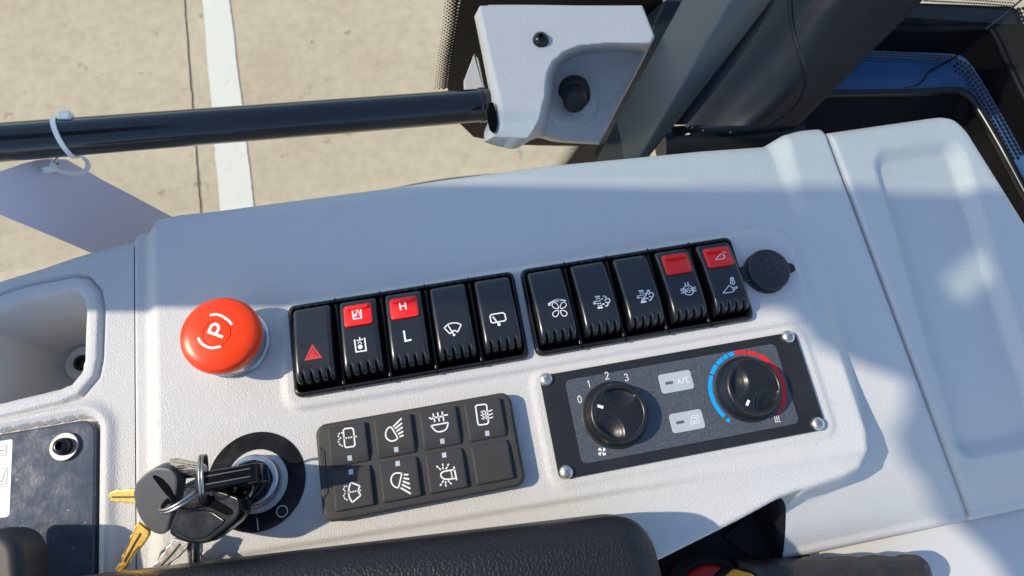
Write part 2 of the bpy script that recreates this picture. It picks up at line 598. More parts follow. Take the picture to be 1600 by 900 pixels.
# ground: dark base with two slabs parted by a joint, painted line on top
g = struct(mk('ground', [(-60000, -60000, GZ - 4), (60000, -60000, GZ - 4), (60000, 60000, GZ - 4), (-60000, 60000, GZ - 4)], [(0, 1, 2, 3)], 'joint', smooth=False))
ja, jb = at(289, 0, GZ), at(315, 330, GZ)
dv = (jb[0] - ja[0]) / (jb[1] - ja[1])
def jx(v, off):
    return ja[0] + (v - ja[1]) * dv + off
def jag(off, amp, v0, v1, n=260):
    return [(jx(v0 + (v1 - v0) * i / n, off) + random.uniform(-amp, amp), v0 + (v1 - v0) * i / n) for i in range(n + 1)]
L = jag(-5, 2.0, -500, 6000)
mk('concrete_slab', [(x, y, GZ) for x, y in L] + [(-60000, 6000, GZ), (-60000, -500, GZ)], [tuple(range(len(L) + 2))], 'concrete', g, smooth=False)
L = jag(5, 2.0, -500, 6000)
mk('concrete_slab', [(x, y, GZ) for x, y in L] + [(60000, 6000, GZ), (60000, -500, GZ)], [tuple(range(len(L) + 2))], 'concrete', g, smooth=False)
la, lb, lc, ld = at(317, 0, GZ), at(344, 326, GZ), at(359, 0, GZ), at(397, 322, GZ)
def lerpv(a, b, v):
    t = (v - a[1]) / (b[1] - a[1])
    return a[0] + (b[0] - a[0]) * t
A, B = [], []
for i in range(301):
    v = -400 + 4200 * i / 300
    A.append((lerpv(la, lb, v) + random.uniform(-1.2, 1.2) + 1.2 * math.sin(v / 70), v, GZ + 4))
    B.append((lerpv(lc, ld, v) + random.uniform(-1.2, 1.2) + 1.2 * math.sin(v / 57), v, GZ + 4))
mk('painted_line', A + B, [(i, i + 1, 302 + i, 301 + i) for i in range(300)], 'line', g, smooth=False)

# mudguard edge below the window
P = smooth_path([(545, 307), (610, 290), (690, 275), (780, 266), (870, 262), (920, 266)], 8)
top = [tuple(at(p[0], p[1], -520)[:2]) for p in P]
bot = [tuple(at(x, y, -520)[:2]) for x, y in ((900, 340), (520, 400))]
tag(MB().slab(top + bot, -600, -520, 12).build('mudguard', 'post'), 'dark grey curved mudguard below the window behind the console', 'mudguard')

# ------------------------------------------------------------------ the console
def zbase(v):
    v = np.asarray(v, float)
    return 8 + (v - 258) * 0.13 - 0.0042 * np.clip(110 - v, 0, 200) ** 2
def useam(v):
    return float(89 + 251.5 * (1 - zbase(v) / 343.6))
MAINP = [(-300, 420), (307, 420), (306.5, 78), (303, 64), (296, 56), (284, 52.5), (246, 48), (222, 41.5), (174, 30), (150, 27), (-300, 27)]
BU = [-88, -72, -60, -40, 15, 67, 98, 165, 217, 258, 300, 312, 322, 345]
BV = [257, 259.5, 261, 260, 259.5, 258.8, 259.2, 258.5, 255.8, 253.8, 250.5, 253, 254.3, 253]
def zmain(U, V):
    U = np.asarray(U, float)
    V = np.asarray(V, float)
    zi = -10 * (1 - sstep(-82, -70.5, U))
    zi = zi + 2.2 * (1 - sstep(-1.5, 1.5, sd_rr(-6, 292.5, 143.5, 202, 9, U, V)))
    zi = zi + 1.1 * (1 - sstep(-1.2, 1.2, sd_rr(124.5, 284, 79.5, 141.5, 8, U, V)))
    crease = 75.5 - (U - 40) * 0.026 + 5 * (1 - sstep(-56, -44, U)) * 0
    fr = 1 - sstep(-1.6, 1.6, sd_rr(-400, 330, -300, 0, 1, U * 0 + 0, V - crease))
    fr = (1 - sstep(-1.5, 1.5, V - crease)) * sstep(-58, -50, U) * (1 - 0.75 * sstep(150, 235, U))
    vf = np.interp(U, [150, 174, 222, 246, 285, 303], [27, 30, 41.5, 48, 52.5, 62])
    q = np.clip((crease - V) / np.maximum(crease - vf, 4), 0, 1)
    zi = zi - 2.2 * fr - (3.0 * q ** 2 - 1.6 * np.sin(np.pi * np.clip(q * 1.15, 0, 1)) * -1) * (V < crease)
    sd = sd_poly(MAINP, U, V)
    cav = sstep(257, 260, U)
    zo = cav * zbase(V) + (1 - cav) * -75
    zo = np.where(U < 312, zo, zbase(V))
    t = sstep(-7.5, 5, sd)
    return zi * (1 - t) + zo * t
us = list(np.arange(-87.6, 300, 1.5)) + list(np.arange(300, 316, 1.0))
NS = 14
rows_v = 180
verts = []
ncol = len(us) + NS
# rows: back wall, back roll, top, front roll
R0 = 10.0
prof = []
for s_ in (140, 40):
    prof.append(('b', 90, s_))
for a in (90, 72, 54, 36, 18):
    prof.append(('b', a, 0))
for i in range(rows_v + 1):
    prof.append(('t', i / rows_v, 0))
for a in (20, 45, 70, 90):
    prof.append(('f', a, 0))
prof.append(('f', 90, 60))
UU, VV, DZ = [], [], []
for kind, a, d in prof:
    for j in range(ncol):
        if j < len(us):
            u = us[j]
            k = 0
        else:
            k = (j - len(us) + 1) / NS
            u = 316.0
        vb = np.interp(u, BU, BV)
        if k > 0:
            vb = np.interp(316 + k * 18, BU, BV)
        v1 = 20.0
        if kind == 'b':
            v = vb + R0 * math.sin(math.radians(a))
            dz = -R0 * (1 - math.cos(math.radians(a))) - d
            vq = vb
        elif kind == 't':
            v = vb + (v1 - vb) * a
            dz = 0
            vq = v
        else:
            v = v1 - 6 * math.sin(math.radians(a))
            dz = -6 * (1 - math.cos(math.radians(a))) - d
            vq = v1
        if k > 0:
            ue = useam(vq)
            u = 316 + (ue - 316) * k
            e = max(0.0, 1 - (ue - u) / 2.2)
            dz -= 2.2 * (1 - math.sqrt(max(0, 1 - e * e)))
        UU.append((u, v, vq))
        DZ.append(dz)
A = np.array(UU)
Z = zmain(A[:, 0], A[:, 2]) + np.array(DZ)
# outer seam edge turned down
verts = [(A[i, 0], A[i, 1], Z[i]) for i in range(len(A))]
faces = grid_faces(len(prof), ncol)
nb = len(verts)
for i in range(len(prof)):
    for j, sx in ((ncol - 1, 0.0), (0, 0.0)):
        x, y, z = verts[i * ncol + j]
        verts.append((x, y, z - 12))
for i in range(len(prof) - 1):
    faces.append((i * ncol + ncol - 1, (i + 1) * ncol + ncol - 1, nb + 2 * (i + 1), nb + 2 * i))
    faces.append((i * ncol, (i + 1) * ncol, nb + 2 * (i + 1) + 1, nb + 2 * i + 1))
console = thing('control_console', 'light grey grained plastic console carrying the switches, keypad and dials', 'console', (120, 150, -20))
mk('top_panel', verts, faces, 'grey', console, angle=180)

# cover panel right of the seam
def zlid(U, V):
    z = zbase(V) + 0.6
    X = U - 0.06 * (V - 150)
    lu0 = 359 + (U * 0)
    rec = sd_rr(360, 420, 52, 240, 12, U - np.clip(110 - V, 0, 80) * 0.15, V)
    return z - 7.5 * (1 - sstep(-7, 2.0, rec))
lus = np.linspace(0, 1, 70)
def lid_right(v):
    return np.interp(v, [20, 179, 210, 237, 260], [505, 449, 440, 432, 426])
lp = []
for a in (90, 90, 70, 50, 30, 15):
    lp.append(('b', a))
for i in range(150):
    lp.append(('t', i / 149))
for a in (20, 45, 70, 90, 91):
    lp.append(('f', a))
verts = []
first = True
for ri, (kind, a) in enumerate(lp):
    row = []
    vb, v1 = 250.5, 20.0
    drop = 0
    if kind == 'b':
        v = vb + 9 * math.sin(math.radians(a)); vq = vb; drop = 9 * (1 - math.cos(math.radians(a))) + (80 if ri == 0 else 0)
    elif kind == 't':
        v = vq = vb + (v1 - vb) * a
    else:
        aa = min(a, 90)
        v = v1 - 6 * math.sin(math.radians(aa)); vq = v1; drop = 6 * (1 - math.cos(math.radians(aa))) + (60 if a == 91 else 0)
    u0 = useam(vq) + 1.3
    u1 = lid_right(vq)
    # rounded back right corner
    cut = 0.0
    if v > 240:
        tt = min(1.0, (v - 240) / 19.5)
        cut = 14 * (1 - math.sqrt(max(0, 1 - tt * tt)))
    u1 -= cut
    for j, k in enumerate(lus):
        u = u0 + (u1 - u0) * k
        z = float(zlid(np.array([u]), np.array([vq]))[0]) - drop
        e = max(0.0, 1 - (u - u0) / 2.4)
        z -= 2.4 * (1 - math.sqrt(max(0, 1 - e * e)))
        e = max(0.0, 1 - (u1 - u) / 8)
        z -= 8 * (1 - math.sqrt(max(0, 1 - e * e)))
        row.append((u, v, z))
    verts.append([(u0, v, row[0][2] - 12)] + row + [(u1 + 1, v, row[-1][2] - 60)])
nc = len(verts[0])
lid = mk('console_cover', [p for r in verts for p in r], grid_faces(len(verts), nc), 'grey', angle=180)
tag(lid, 'light grey console cover with shallow tray, right of the seam', 'cover')

mk('seam_backing', [(x, y, -13.5) for x, y in ((-91, 15), (-85, 15), (-85, 258), (-91, 258))], [(0, 1, 2, 3)], 'seal', console, smooth=False)  # black backing added so the open seams stay dark
gv = list(np.linspace(16, 258, 60))
mk('seam_backing', [(useam(v) - 1.5, v, float(zbase(v)) - 5) for v in gv] + [(useam(v) + 2.8, v, float(zbase(v)) - 5) for v in gv], [(i, i + 1, 61 + i, 60 + i) for i in range(59)], 'seal', console, smooth=False)
# side tray left of the left seam
TRAY = [(-188, 215), (-184, 232), (-161, 238.8), (-147, 242), (-120, 243.5), (-113, 241), (-106.8, 232), (-105, 221), (-105.6, 192), (-107.5, 182), (-116, 172.5), (-125, 170), (-157, 167.5), (-180, 170), (-188, 185)]
LBU = [-480, -260, -200, -161, -141, -123, -105, -88]
LBV = [200, 222, 232, 241.5, 245, 249, 252, 253.5]
def zside(U, V):
    z = -10.0 + U * 0
    sd = sd_poly(TRAY, U, V)
    z = z - 2.6 * np.exp(-(sd / 0.9) ** 2) + 1.4 * sstep(0.4, 2.4, -sd)
    z = z + 1.2 * 0 * sd
    lip = np.clip((-sd - 4.5) / 4.5, 0, 1)
    z = z - 1.2 * lip ** 2 * (sd < 0)
    wall = sstep(8.2, 16.0, -sd)
    zfloor = -82.0
    z = z * (1 - wall) + zfloor * wall
    bs = np.hypot(U + 153.0, V - 210.5)
    boss = (1 - sstep(11, 14, bs)) * 7 
    z = z + boss * wall
    # seat for the black plate: rolled lip round it
    sp = sd_rr(-300, -106.6, 30, 161, 9, U, V)
    z = z + 2.2 * np.exp(-((sp - 5) / 3.2) ** 2)
    z = np.where(sp < 0.8, -14.0, z)
    return z
su = list(np.linspace(-470, -175, 60)) + list(np.arange(-173, -101, 0.9)) + list(np.linspace(-100.4, -88.15, 12))
rows = []
for kind, a in [('b', -1), ('b', 90), ('b', 70), ('b', 50), ('b', 30), ('b', 15)] + [('t', i / 230) for i in range(231)]:
    rows.append((kind, a))
VU, VVq, VD = [], [], []
for kind, a in rows:
    for u in su:
        vb = np.interp(u, LBU, LBV)
        if kind == 'b':
            aa = 90 if a < 0 else a
            r = 9
            v = vb + r * math.sin(math.radians(aa)); vq = vb; d = -r * (1 - math.cos(math.radians(aa))) - (120 if a < 0 else 0)
        else:
            v = vq = vb + (20 - vb) * a; d = 0
        VU.append((u, v)); VVq.append(vq); VD.append(d)
VU = np.array(VU)
Z = zside(VU[:, 0], np.array(VVq)) + np.array(VD)
side = thing('side_console', 'light grey side console with a moulded storage tray, left of the seam', 'console', (-130, 180, -30))
mk('tray_panel', [(VU[i, 0], VU[i, 1], Z[i]) for i in range(len(VU))], grid_faces(len(rows), len(su)), 'grey', side, angle=180)
sc = MB().lathe([(5.2, -2), (5.2, 1.2), (4.4, 2.6), (2.8, 3.2), (2.3, 3.0), (2.0, 1.0), (0.1, 1.0)], (-153.0, 210.5, -75), 28)
sc.build('bolt', 'key_black', side)

# unseen pieces added to shape the console's shade: post, tint and shade panel
def nline(n, u):
    return (n - 0.1726 * u) / 0.985
pu = -335
b = MB().slab(roundpoly([(pu - 25, nline(197.5, pu - 25)), (pu + 25, nline(197.5, pu + 25)), (pu + 25, nline(276, pu + 25)), (pu - 25, nline(276, pu - 25))], 8), -20, 596, 4)  # unseen post, sized and placed for its shade band
tag(b.build('shade_post', 'post'), 'unseen dark grey post added to cast the shade band on the console', 'post')
tg = mk('sun_dimmer', [(pu, nline(277, pu) + 1, -20), (pu, nline(333, pu), -20), (pu, nline(333, pu), 1150), (pu, nline(277, pu) + 1, 1150)], [(0, 1, 2, 3)], 'tint', smooth=False)  # added only to weaken the sun on the back edge
tag(tg, 'unseen grey tint sheet added to dim the sun beside the post', 'window')
RZ = 600.0
sh = RZ / math.tan(EL)
SHADE = [(279, 152), (288, 129), (310, 113.5), (328, 104), (318, 87), (306, 80), (301, 62), (306, 53), (297, 31), (317, 2), (330, -60), (560, -60), (560, nline(277, 560)), (240, nline(277, 240)), (255, 190)]  # panel outline taken from the wanted shade edge
HOLE = [tuple(at(x, y, -3)[:2]) for x, y in ((1440, 430), (1470, 478), (1535, 425), (1510, 370))]  # cut-out shaped to throw a pale patch on the cover
RP = roundpoly(SHADE, 5, 3)
from mathutils.geometry import tessellate_polygon
sx_, sy_ = AZ[0] * sh, AZ[1] * sh
OUTR = [(x + sx_, y + sy_) for x, y in RP]
INN = [(x + sx_, y + sy_) for x, y in HOLE]
tris = tessellate_polygon([[Vector((x, y, 0)) for x, y in OUTR], [Vector((x, y, 0)) for x, y in INN]])
allp = OUTR + INN
b = MB()
nn_ = len(allp)
fc = [tuple(t) for t in tris] + [tuple(i + nn_ for i in t) for t in tris]
for lo_, hi_ in ((0, len(OUTR)), (len(OUTR), nn_)):
    k_ = hi_ - lo_
    fc += [(lo_ + i, lo_ + (i + 1) % k_, nn_ + lo_ + (i + 1) % k_, nn_ + lo_ + i) for i in range(k_)]
b.add([(x, y, RZ) for x, y in allp] + [(x, y, RZ + 6) for x, y in allp], fc)
patch_pts = [(x, y, RZ + 3) for x, y in INN]
b = b.build('shade_panel', 'post', smooth=False)
tag(b, 'unseen grey shade panel above the console', 'shade panel')
mk('patch_tint', patch_pts, [(0, 1, 2, 3)], 'tint', b, smooth=False)  # added tint, dims the sun through the cut-out

# ------------------------------------------------------------------ window, posts and sill behind
GV = 445.0
win = thing('side_window', 'clear side window with black dotted border above the console', 'window', (0, GV, -300))
mk('pane', [(-900, GV, -420), (262, GV, -420), (262, GV, 700), (-900, GV, 700)], [(0, 1, 2, 3)], 'glass', win, smooth=False)
fl = [(719, -60), (719, 0), (713, 40), (704, 90), (699, 135), (705, 180), (740, 214), (800, 226), (870, 228), (905, 228), (892, 246), (872, 275), (858, 300)]
fr_ = [(1020, 300), (1015, 250), (1012, 180), (1022, 80), (1046, -60)]
def wv(p, off=0.0):
    q = atv(p[0], p[1], GV - 1.2 - off)
    return tuple(q)
mk('frit_border', [wv(p) for p in fl + fr_], [tuple(range(len(fl) + len(fr_)))], 'frit', win, smooth=False)
def dots(parent, edge, inward, rowsn, pitch, r0, r1, conv, name='frit_dots', mt='frit'):
    mb = MB()
    E = [np.array(conv(p)) for p in edge]
    I = [np.array(conv(p)) for p in inward]
    for k in range(rowsn):
        t = (k + 0.4) / rowsn
        P = [a + (b - a) * t for a, b in zip(E, I)]
        seg = [np.linalg.norm(b - a) for a, b in zip(P, P[1:])]
        tot = sum(seg)
        n = int(tot / pitch)
        r = r0 + (r1 - r0) * k / max(1, rowsn - 1)
        for i in range(n):
            d = (i + (0.5 if k % 2 else 0)) * tot / n
            j = 0
            while j < len(seg) - 1 and d > seg[j]:
                d -= seg[j]; j += 1
            ax = (P[j + 1] - P[j]) / (seg[j] + 1e-9)
            c = P[j] + ax * d
            w = I[j] - E[j]
            w = w - ax * np.dot(w, ax)
            w = w / (np.linalg.norm(w) + 1e-9)
            mb.add([c + ax * (r * math.cos(q * math.pi / 4)) + w * (r * math.sin(q * math.pi / 4)) for q in range(8)], [tuple(range(8))])
    o = mb.build(name, mt, parent, smooth=False)
    o['kind'] = 'stuff'
    return o
dots(win, [(719, -20), (713, 40), (704, 90), (698, 140)], [(696, -20), (690, 40), (683, 90), (677, 140)], 6, 3.5, 1.75, 0.65, wv)
dots(win, [(905, 228), (892, 246), (872, 275)], [(884, 228), (870, 246), (848, 275)], 6, 3.8, 1.8, 0.65, wv)

# leaning front post: facets between the lines seen in the photograph, each a closed bar
def bar(lines, zb, zt, name, mt, thick=26, ext=0.6, parent=None, r=2.0, lo=0.35):
    # lines: two image lines (bottom point, top point)
    (b0, t0), (b1, t1) = lines
    pts = []
    for (bb, tt) in ((b0, t0), (b1, t1)):
        A_, B_ = at(*bb, zb), at(*tt, zt)
        d = B_ - A_
        pts.append((A_ - d * lo, B_ + d * ext))
    nrm = np.cross(pts[0][1] - pts[0][0], pts[1][0] - pts[0][0])
    nrm = nrm / np.linalg.norm(nrm)
    if np.dot(nrm, CAM - pts[0][0]) < 0:
        nrm = -nrm
    def loop(i):
        a, b_ = pts[0][i], pts[1][i]
        ax = b_ - a
        w = np.linalg.norm(ax)
        ax = ax / w
        o = rrect(0, w, -thick, 0, min(r, w * 0.3, thick * 0.4), 3)
        return [tuple(a + ax * x + nrm * y) for x, y in o]
    n_ = 10
    l0, l1 = loop(0), loop(1)
    Lp = [[tuple(np.array(p) * (1 - k / n_) + np.array(q) * k / n_) for p, q in zip(l0, l1)] for k in range(n_ + 1)]
    return MB().loops(Lp).build(name, mt, parent)
post = thing('front_post', 'dark grey faceted cab post leaning up behind the console', 'post', tuple(at(1040, 220, -150)))
bar((((938, 222), (1040, 0)), ((985, 195), (1106, 0))), -170, -80, 'outer_flange', 'post', 30, parent=post, lo=0.03)
bar((((985, 195), (1106, -8)), ((1030, 170), (1150, -8))), -190, -100, 'rubber_seal', 'seal', 20, parent=post)
bar((((1012, 225), (1144, 0)), ((1036, 219), (1208, 0))), -52, 34, 'post_face', 'post', 34, parent=post)
# wide moulded trim: curved sheet with depth
NR, NCc = 26, 30
V_ = []
for i in range(NR):
    t = i / (NR - 1) * 1.24 + 0.11
    a0 = np.array([1036, 219]) * (1 - t) + np.array([1206, 0]) * t
    a1 = np.array([1222, 222]) * (1 - t) + np.array([1442, 0]) * t
    row = []
    for j in range(NCc):
        s_ = j / (NCc - 1)
        p = a0 * (1 - s_) + a1 * s_
        z = -58 + 90 * t + 16 * math.sin(math.pi * s_) + 5 * math.exp(-((s_ - 0.55 - 0.12 * math.sin(5 * t)) / 0.12) ** 2) - 2.5 * math.exp(-((s_ - 0.30) / 0.14) ** 2)
        row.append(tuple(at(p[0], p[1], z)))
    q0, q1 = np.array(row[0]), np.array(row[-1])
    row = [tuple(q0 + np.array([0, 10, -60]))] + row + [tuple(q1 + np.array([6, 10, -30])), tuple(q1 + np.array([6, 40, -60]))]
    V_.append(row)
trim = tag(mk('pillar_trim', [p for r in V_ for p in r], grid_faces(NR, NCc + 3), 'duct', angle=60), 'charcoal moulded pillar trim with a raised welded seam', 'trim')
sp = []
for (x, y) in [tuple(p) for p in smooth_path([(1233, -20), (1237, 35), (1250, 85), (1259, 115), (1254, 145), (1236, 170), (1216, 186), (1196, 200)], 6)]:
    t = (219 - y) / 219
    a0 = 1036 + (1206 - 1036) * t; a1 = 1222 + (1442 - 1222) * t
    s_ = (x - a0) / (a1 - a0)
    z = -58 + 90 * t + 16 * math.sin(math.pi * s_) + 5 * math.exp(-((s_ - 0.55 - 0.12 * math.sin(5 * t)) / 0.12) ** 2) - 2.5 * math.exp(-((s_ - 0.30) / 0.14) ** 2)
    sp.append(tuple(at(x, y, z)))
MB().tube(sp, 1.5, 8).build('seam_bead', 'duct', trim)
# cross tube under the trim with chipped paint
A_, B_ = at(1032, 227, -66), at(1246, 208, -66)
cross = tag(MB().tube([A_ + (B_ - A_) * t for t in (0, 0.25, 0.5, 0.75, 1.0)], 13, 24).build('cross_tube', 'gloss'), 'black painted cross tube with paint chips at the post foot', 'tube')
sy = MB()
for (x, y, w, h) in [(1075, 195, 5, 1.2), (1075, 209, 6, 1.8), (1099, 203, 2.5, 1.2), (1142, 206, 3, 1.0), (1082, 198, 3, 0.8)]:
    c = at(x, y, -52)
    o_ = [(c[0] + w / 3 * math.cos(a) * random.uniform(.6, 1), c[1] + h / 2.4 * math.sin(a) * random.uniform(.6, 1)) for a in np.linspace(0, 5.6, 9)]
    sy.slab(o_, -60, -52, 0)
ch = sy.build('paint_chip', 'print', cross, smooth=False)
ch['kind'] = 'stuff'

# sill and front pane, with sky reflection painted as a strip, right of the post
sill = thing('window_sill', 'glossy black window sill frame around the cover corner', 'window sill', tuple(at(1450, 150, -80)))
def ribbon(pa, za, pb, zb_, name, mt, parent, n=8):
    A_ = [at(p[0], p[1], za) for p in smooth_path(pa, n)]
    B_ = [at(p[0], p[1], zb_) for p in smooth_path(pb, n)]
    NN = 6
    v = []
    for k in range(NN + 1):
        for a, b_ in zip(A_, B_):
            v.append(a + (b_ - a) * k / NN)
    return mk(name, v, grid_faces(NN + 1, len(A_)), mt, parent, angle=60)
inner = [(1225, 152), (1299, 147), (1420, 145), (1487, 142), (1508, 146), (1524, 164), (1560, 224), (1600, 298), (1660, 405)]
low = [(1225, 262), (1299, 250), (1420, 240), (1470, 235), (1495, 240), (1510, 262), (1540, 320), (1580, 390), (1640, 500)]
outer = [(1225, 74), (1330, 78), (1430, 82), (1492, 85), (1513, 96), (1535, 128), (1568, 185), (1600, 243), (1650, 335)]
MB().tube([tuple(at(p[0], p[1], -62)) for p in smooth_path(inner, 6)], 3.2, 10).build('edge_bead', 'gloss', sill)
ribbon(inner, -64, low, -100, 'inner_wall', 'seal', sill)
ridge = [(1225, 40), (1380, 44), (1470, 46), (1530, 44), (1552, 52), (1575, 100), (1600, 150), (1640, 225), (1690, 320)]
ribbon(outer, -66, ridge, -40, 'outer_wall', 'seal', sill)
MB().tube([tuple(at(p[0], p[1], -40)) for p in smooth_path(ridge, 6)], 2.5, 10).build('ridge_bead', 'seal', sill)
topl = [(1225, 4), (1380, 4), (1470, 6), (1545, 9), (1586, 13), (1598, 35), (1625, 90), (1660, 170), (1700, 260)]
ribbon(ridge, -42, topl, -30, 'outer_lip', 'seal', sill)
# diagonal mitre joint at the frame corner
MB().tube([tuple(at(1540, 46, -38)), tuple(at(1568, 24, -33)), tuple(at(1600, -4, -28))], 0.8, 8).build('corner_joint', 'film', sill)
fw = thing('front_window', 'clear front window with dotted edge at the top right corner', 'window', tuple(at(1500, -20, -32)))
def fz(p):
    return tuple(at(p[0], p[1], -31))
mk('pane', [fz((1230, -300)), fz((1900, -300)), fz((1900, 60)), fz((1230, 14))], [(0, 1, 2, 3)], 'glass', fw, smooth=False)
dots(fw, [(1445, 3), (1540, 8), (1586, 12)], [(1445, -22), (1540, -16), (1586, -12)], 5, 2.1, 1.0, 0.5, lambda p: tuple(at(p[0], p[1], -29)))
dots(fw, [(1590, 16), (1604, 50), (1630, 110)], [(1612, 0), (1630, 30), (1660, 90)], 4, 3.4, 1.9, 1.2, lambda p: tuple(at(p[0], p[1], -29)))
pane = thing('sill_reflection', 'blue strip painted as the sky reflection in the sill, with mirrored dots', 'window', tuple(at(1450, 110, -72)))
ribbon(outer, -70, inner, -70, 'reflection_strip', 'sky_reflection', pane)  # blue stands for sky mirrored in the glossy sill
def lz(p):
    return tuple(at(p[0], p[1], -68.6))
dots(pane, [(1340, 79), (1430, 83), (1492, 87)], [(1340, 96), (1430, 100), (1486, 102)], 4, 2.6, 1.2, 0.6, lz)  # mirrored window dots, laid onto the painted reflection
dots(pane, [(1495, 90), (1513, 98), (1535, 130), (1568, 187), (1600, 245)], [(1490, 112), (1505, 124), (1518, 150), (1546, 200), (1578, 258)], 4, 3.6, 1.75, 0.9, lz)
wr = [(1500, 83), (1488, 92), (1468, 103), (1452, 112), (1443, 125), (1432, 133), (1412, 137)]  # dark line in the reflection, built as a thin tube
tag(MB().tube([tuple(at(p[0], p[1], -67)) for p in smooth_path(wr, 6)], [0.9 - 0.6 * i / 36 for i in range(37)], 8).build('reflected_line', 'seal'), 'thin dark curling line as mirrored in the blue sill reflection', 'cable')
# ================================================================== OBJECTS
# ------------------------------------------------------------------ handrail, bracket, tag
ra, rb_ = np.array([-152.0, 323, 11]), np.array([136.0, 334, -32])
rd = rb_ - ra
rail = thing('handrail', 'glossy black handrail tube running along the window into the grey bracket', 'handrail', tuple(ra - rd * 0.6))
MB().tube([tuple(ra + rd * t) for t in (-0.9, -0.5, 0, .25, .5, .75, .995)], 11, 40).build('tube', 'rail', rail)
MB().tube([tuple(ra + rd * t) for t in (0.972, 0.976, 0.985, 0.99)], [11.1, 11.7, 11.7, 11.2], 40).build('weld_collar', 'rail', rail)

# bracket cover
br = thing('handrail_bracket', 'light grey plastic bracket cover holding the handrail end, with black knob', 'bracket', tuple(at(880, 130, -60)))
left = [(750, 9), (758, 45), (768, 90), (778, 132), (785, 163), (786, 188), (782, 207)]
topb = [(750, 9), (830, 9), (910, 10), (1003, 10)]
right = [(1003, 10), (1021, 56), (990, 118), (962, 170), (936, 222)]
botb = [(782, 207), (812, 200), (838, 205), (880, 217), (936, 222)]
def samp(P, n):
    Q = np.array(smooth_path(P, 12)) if len(P) > 2 else np.array(P, float)
    d = np.r_[0, np.cumsum(np.linalg.norm(np.diff(Q, axis=0), axis=1))]
    t = np.linspace(0, d[-1], n)
    return np.stack([np.interp(t, d, Q[:, 0]), np.interp(t, d, Q[:, 1])], 1)
def samp_lin(P, n):
    Q = np.array(P, float)
    d = np.r_[0, np.cumsum(np.linalg.norm(np.diff(Q, axis=0), axis=1))]
    t = np.linspace(0, d[-1], n)
    return np.stack([np.interp(t, d, Q[:, 0]), np.interp(t, d, Q[:, 1])], 1)
n1, n2 = 110, 96
cl, cr_, ct, cb = samp(left, n2), samp_lin(right, n2), samp(topb, n1), samp(botb, n1)
scoop = [(1040, 66), (1000, 66), (950, 66), (905, 70), (880, 80), (862, 96), (853, 116), (849, 150), (842, 185), (826, 215), (800, 260), (1040, 300)]
PX = np.zeros((n2, n1, 2))
for i in range(n2):
    y = i / (n2 - 1)
    for j in range(n1):
        x = j / (n1 - 1)
        PX[i, j] = (1 - x) * cl[i] + x * cr_[i] + (1 - y) * ct[j] + y * cb[j] - ((1 - x) * (1 - y) * cl[0] + x * (1 - y) * cr_[0] + (1 - x) * y * cl[-1] + x * y * cr_[-1])
sdv = sd_poly(scoop, PX[:, :, 0], PX[:, :, 1])
kd = np.hypot((PX[:, :, 0] - 893), (PX[:, :, 1] - 158))
ZB = -8 - 44 * sstep(0, 17, -sdv) - 0.16 * np.clip(-sdv - 10, 0, 120) + 3.0 * (1 - sstep(38, 46, kd))
ZB = ZB - 0.02 * (PX[:, :, 1] - 10)
NB = n2 * n1
verts = [tuple(at(PX[i, j, 0], PX[i, j, 1], ZB[i, j])) for i in range(n2) for j in range(n1)]
faces = grid_faces(n2, n1)
# flared side walls all round
ring = [(0, j) for j in range(n1)] + [(i, n1 - 1) for i in range(1, n2)] + [(n2 - 1, j) for j in range(n1 - 2, -1, -1)] + [(i, 0) for i in range(n2 - 2, 0, -1)]
leftout = samp([(741, 26), (748, 60), (757, 105), (765, 150), (766, 180), (757, 205), (756, 222)], n2)
botout = samp([(756, 222), (780, 229), (806, 232), (838, 216), (870, 222), (936, 226)], n1)
o1, o2 = [], []
for (i, j) in ring:
    p = PX[i, j].copy()
    if j == 0:
        q = leftout[i]; dz = 14
    elif i == n2 - 1:
        q = botout[j]; dz = 14
    elif i == 0:
        q = p + np.array([-2, -2]) if j < 4 else p + np.array([0, -1.5]); dz = 10
        if j < 6:
            q = leftout[0] * (1 - j / 6) + (ct[j] + np.array([0, -1.5])) * (j / 6)
    else:
        q = p + np.array([2, 1.5]); dz = 6
    z = ZB[i, j] - dz
    o1.append(at((p[0] * 0.55 + q[0] * 0.45), (p[1] * 0.55 + q[1] * 0.45), ZB[i, j] - dz * 0.12))
    o2.append(at(q[0], q[1], z))
n = len(ring)
idx = [i * n1 + j for i, j in ring]
b1 = len(verts); verts += [tuple(p) for p in o1]
b2 = len(verts); verts += [tuple(p) for p in o2]
b3 = len(verts)
for (i, j), p in zip(ring, o2):
    x_, y_ = PX[i, j] * 0.8 + np.array([870, 110]) * 0.2
    verts.append(tuple(at(x_, y_, p[2] - 30)))
for k in range(n):
    k2 = (k + 1) % n
    faces += [(idx[k], idx[k2], b1 + k2, b1 + k), (b1 + k, b1 + k2, b2 + k2, b2 + k), (b2 + k, b2 + k2, b3 + k2, b3 + k)]
mk('cover', verts, faces, 'grey', br, angle=60)
# hole round the tube, dome bolt, knob, grey mounting block
MB().loops([[tuple(at(x, y, -11 - dz)) for x, y in ((761, 172), (765, 160), (771, 160), (775, 174), (778, 192), (775, 205), (770, 208), (765, 203), (762, 190))] for dz in (3, 0)]).build('hole_liner', 'hole', br, smooth=False)
c = at(845, 63, -9)
MB().lathe([(5.6, -1), (5.6, 0.6), (5.0, 2.6), (3.6, 4.1), (2.0, 4.6), (1.8, 4.4), (1.7, 2.2), (0.1, 2.2)], c, 32).build('dome_bolt', 'key_black', br)
c = at(897, 148, -54)

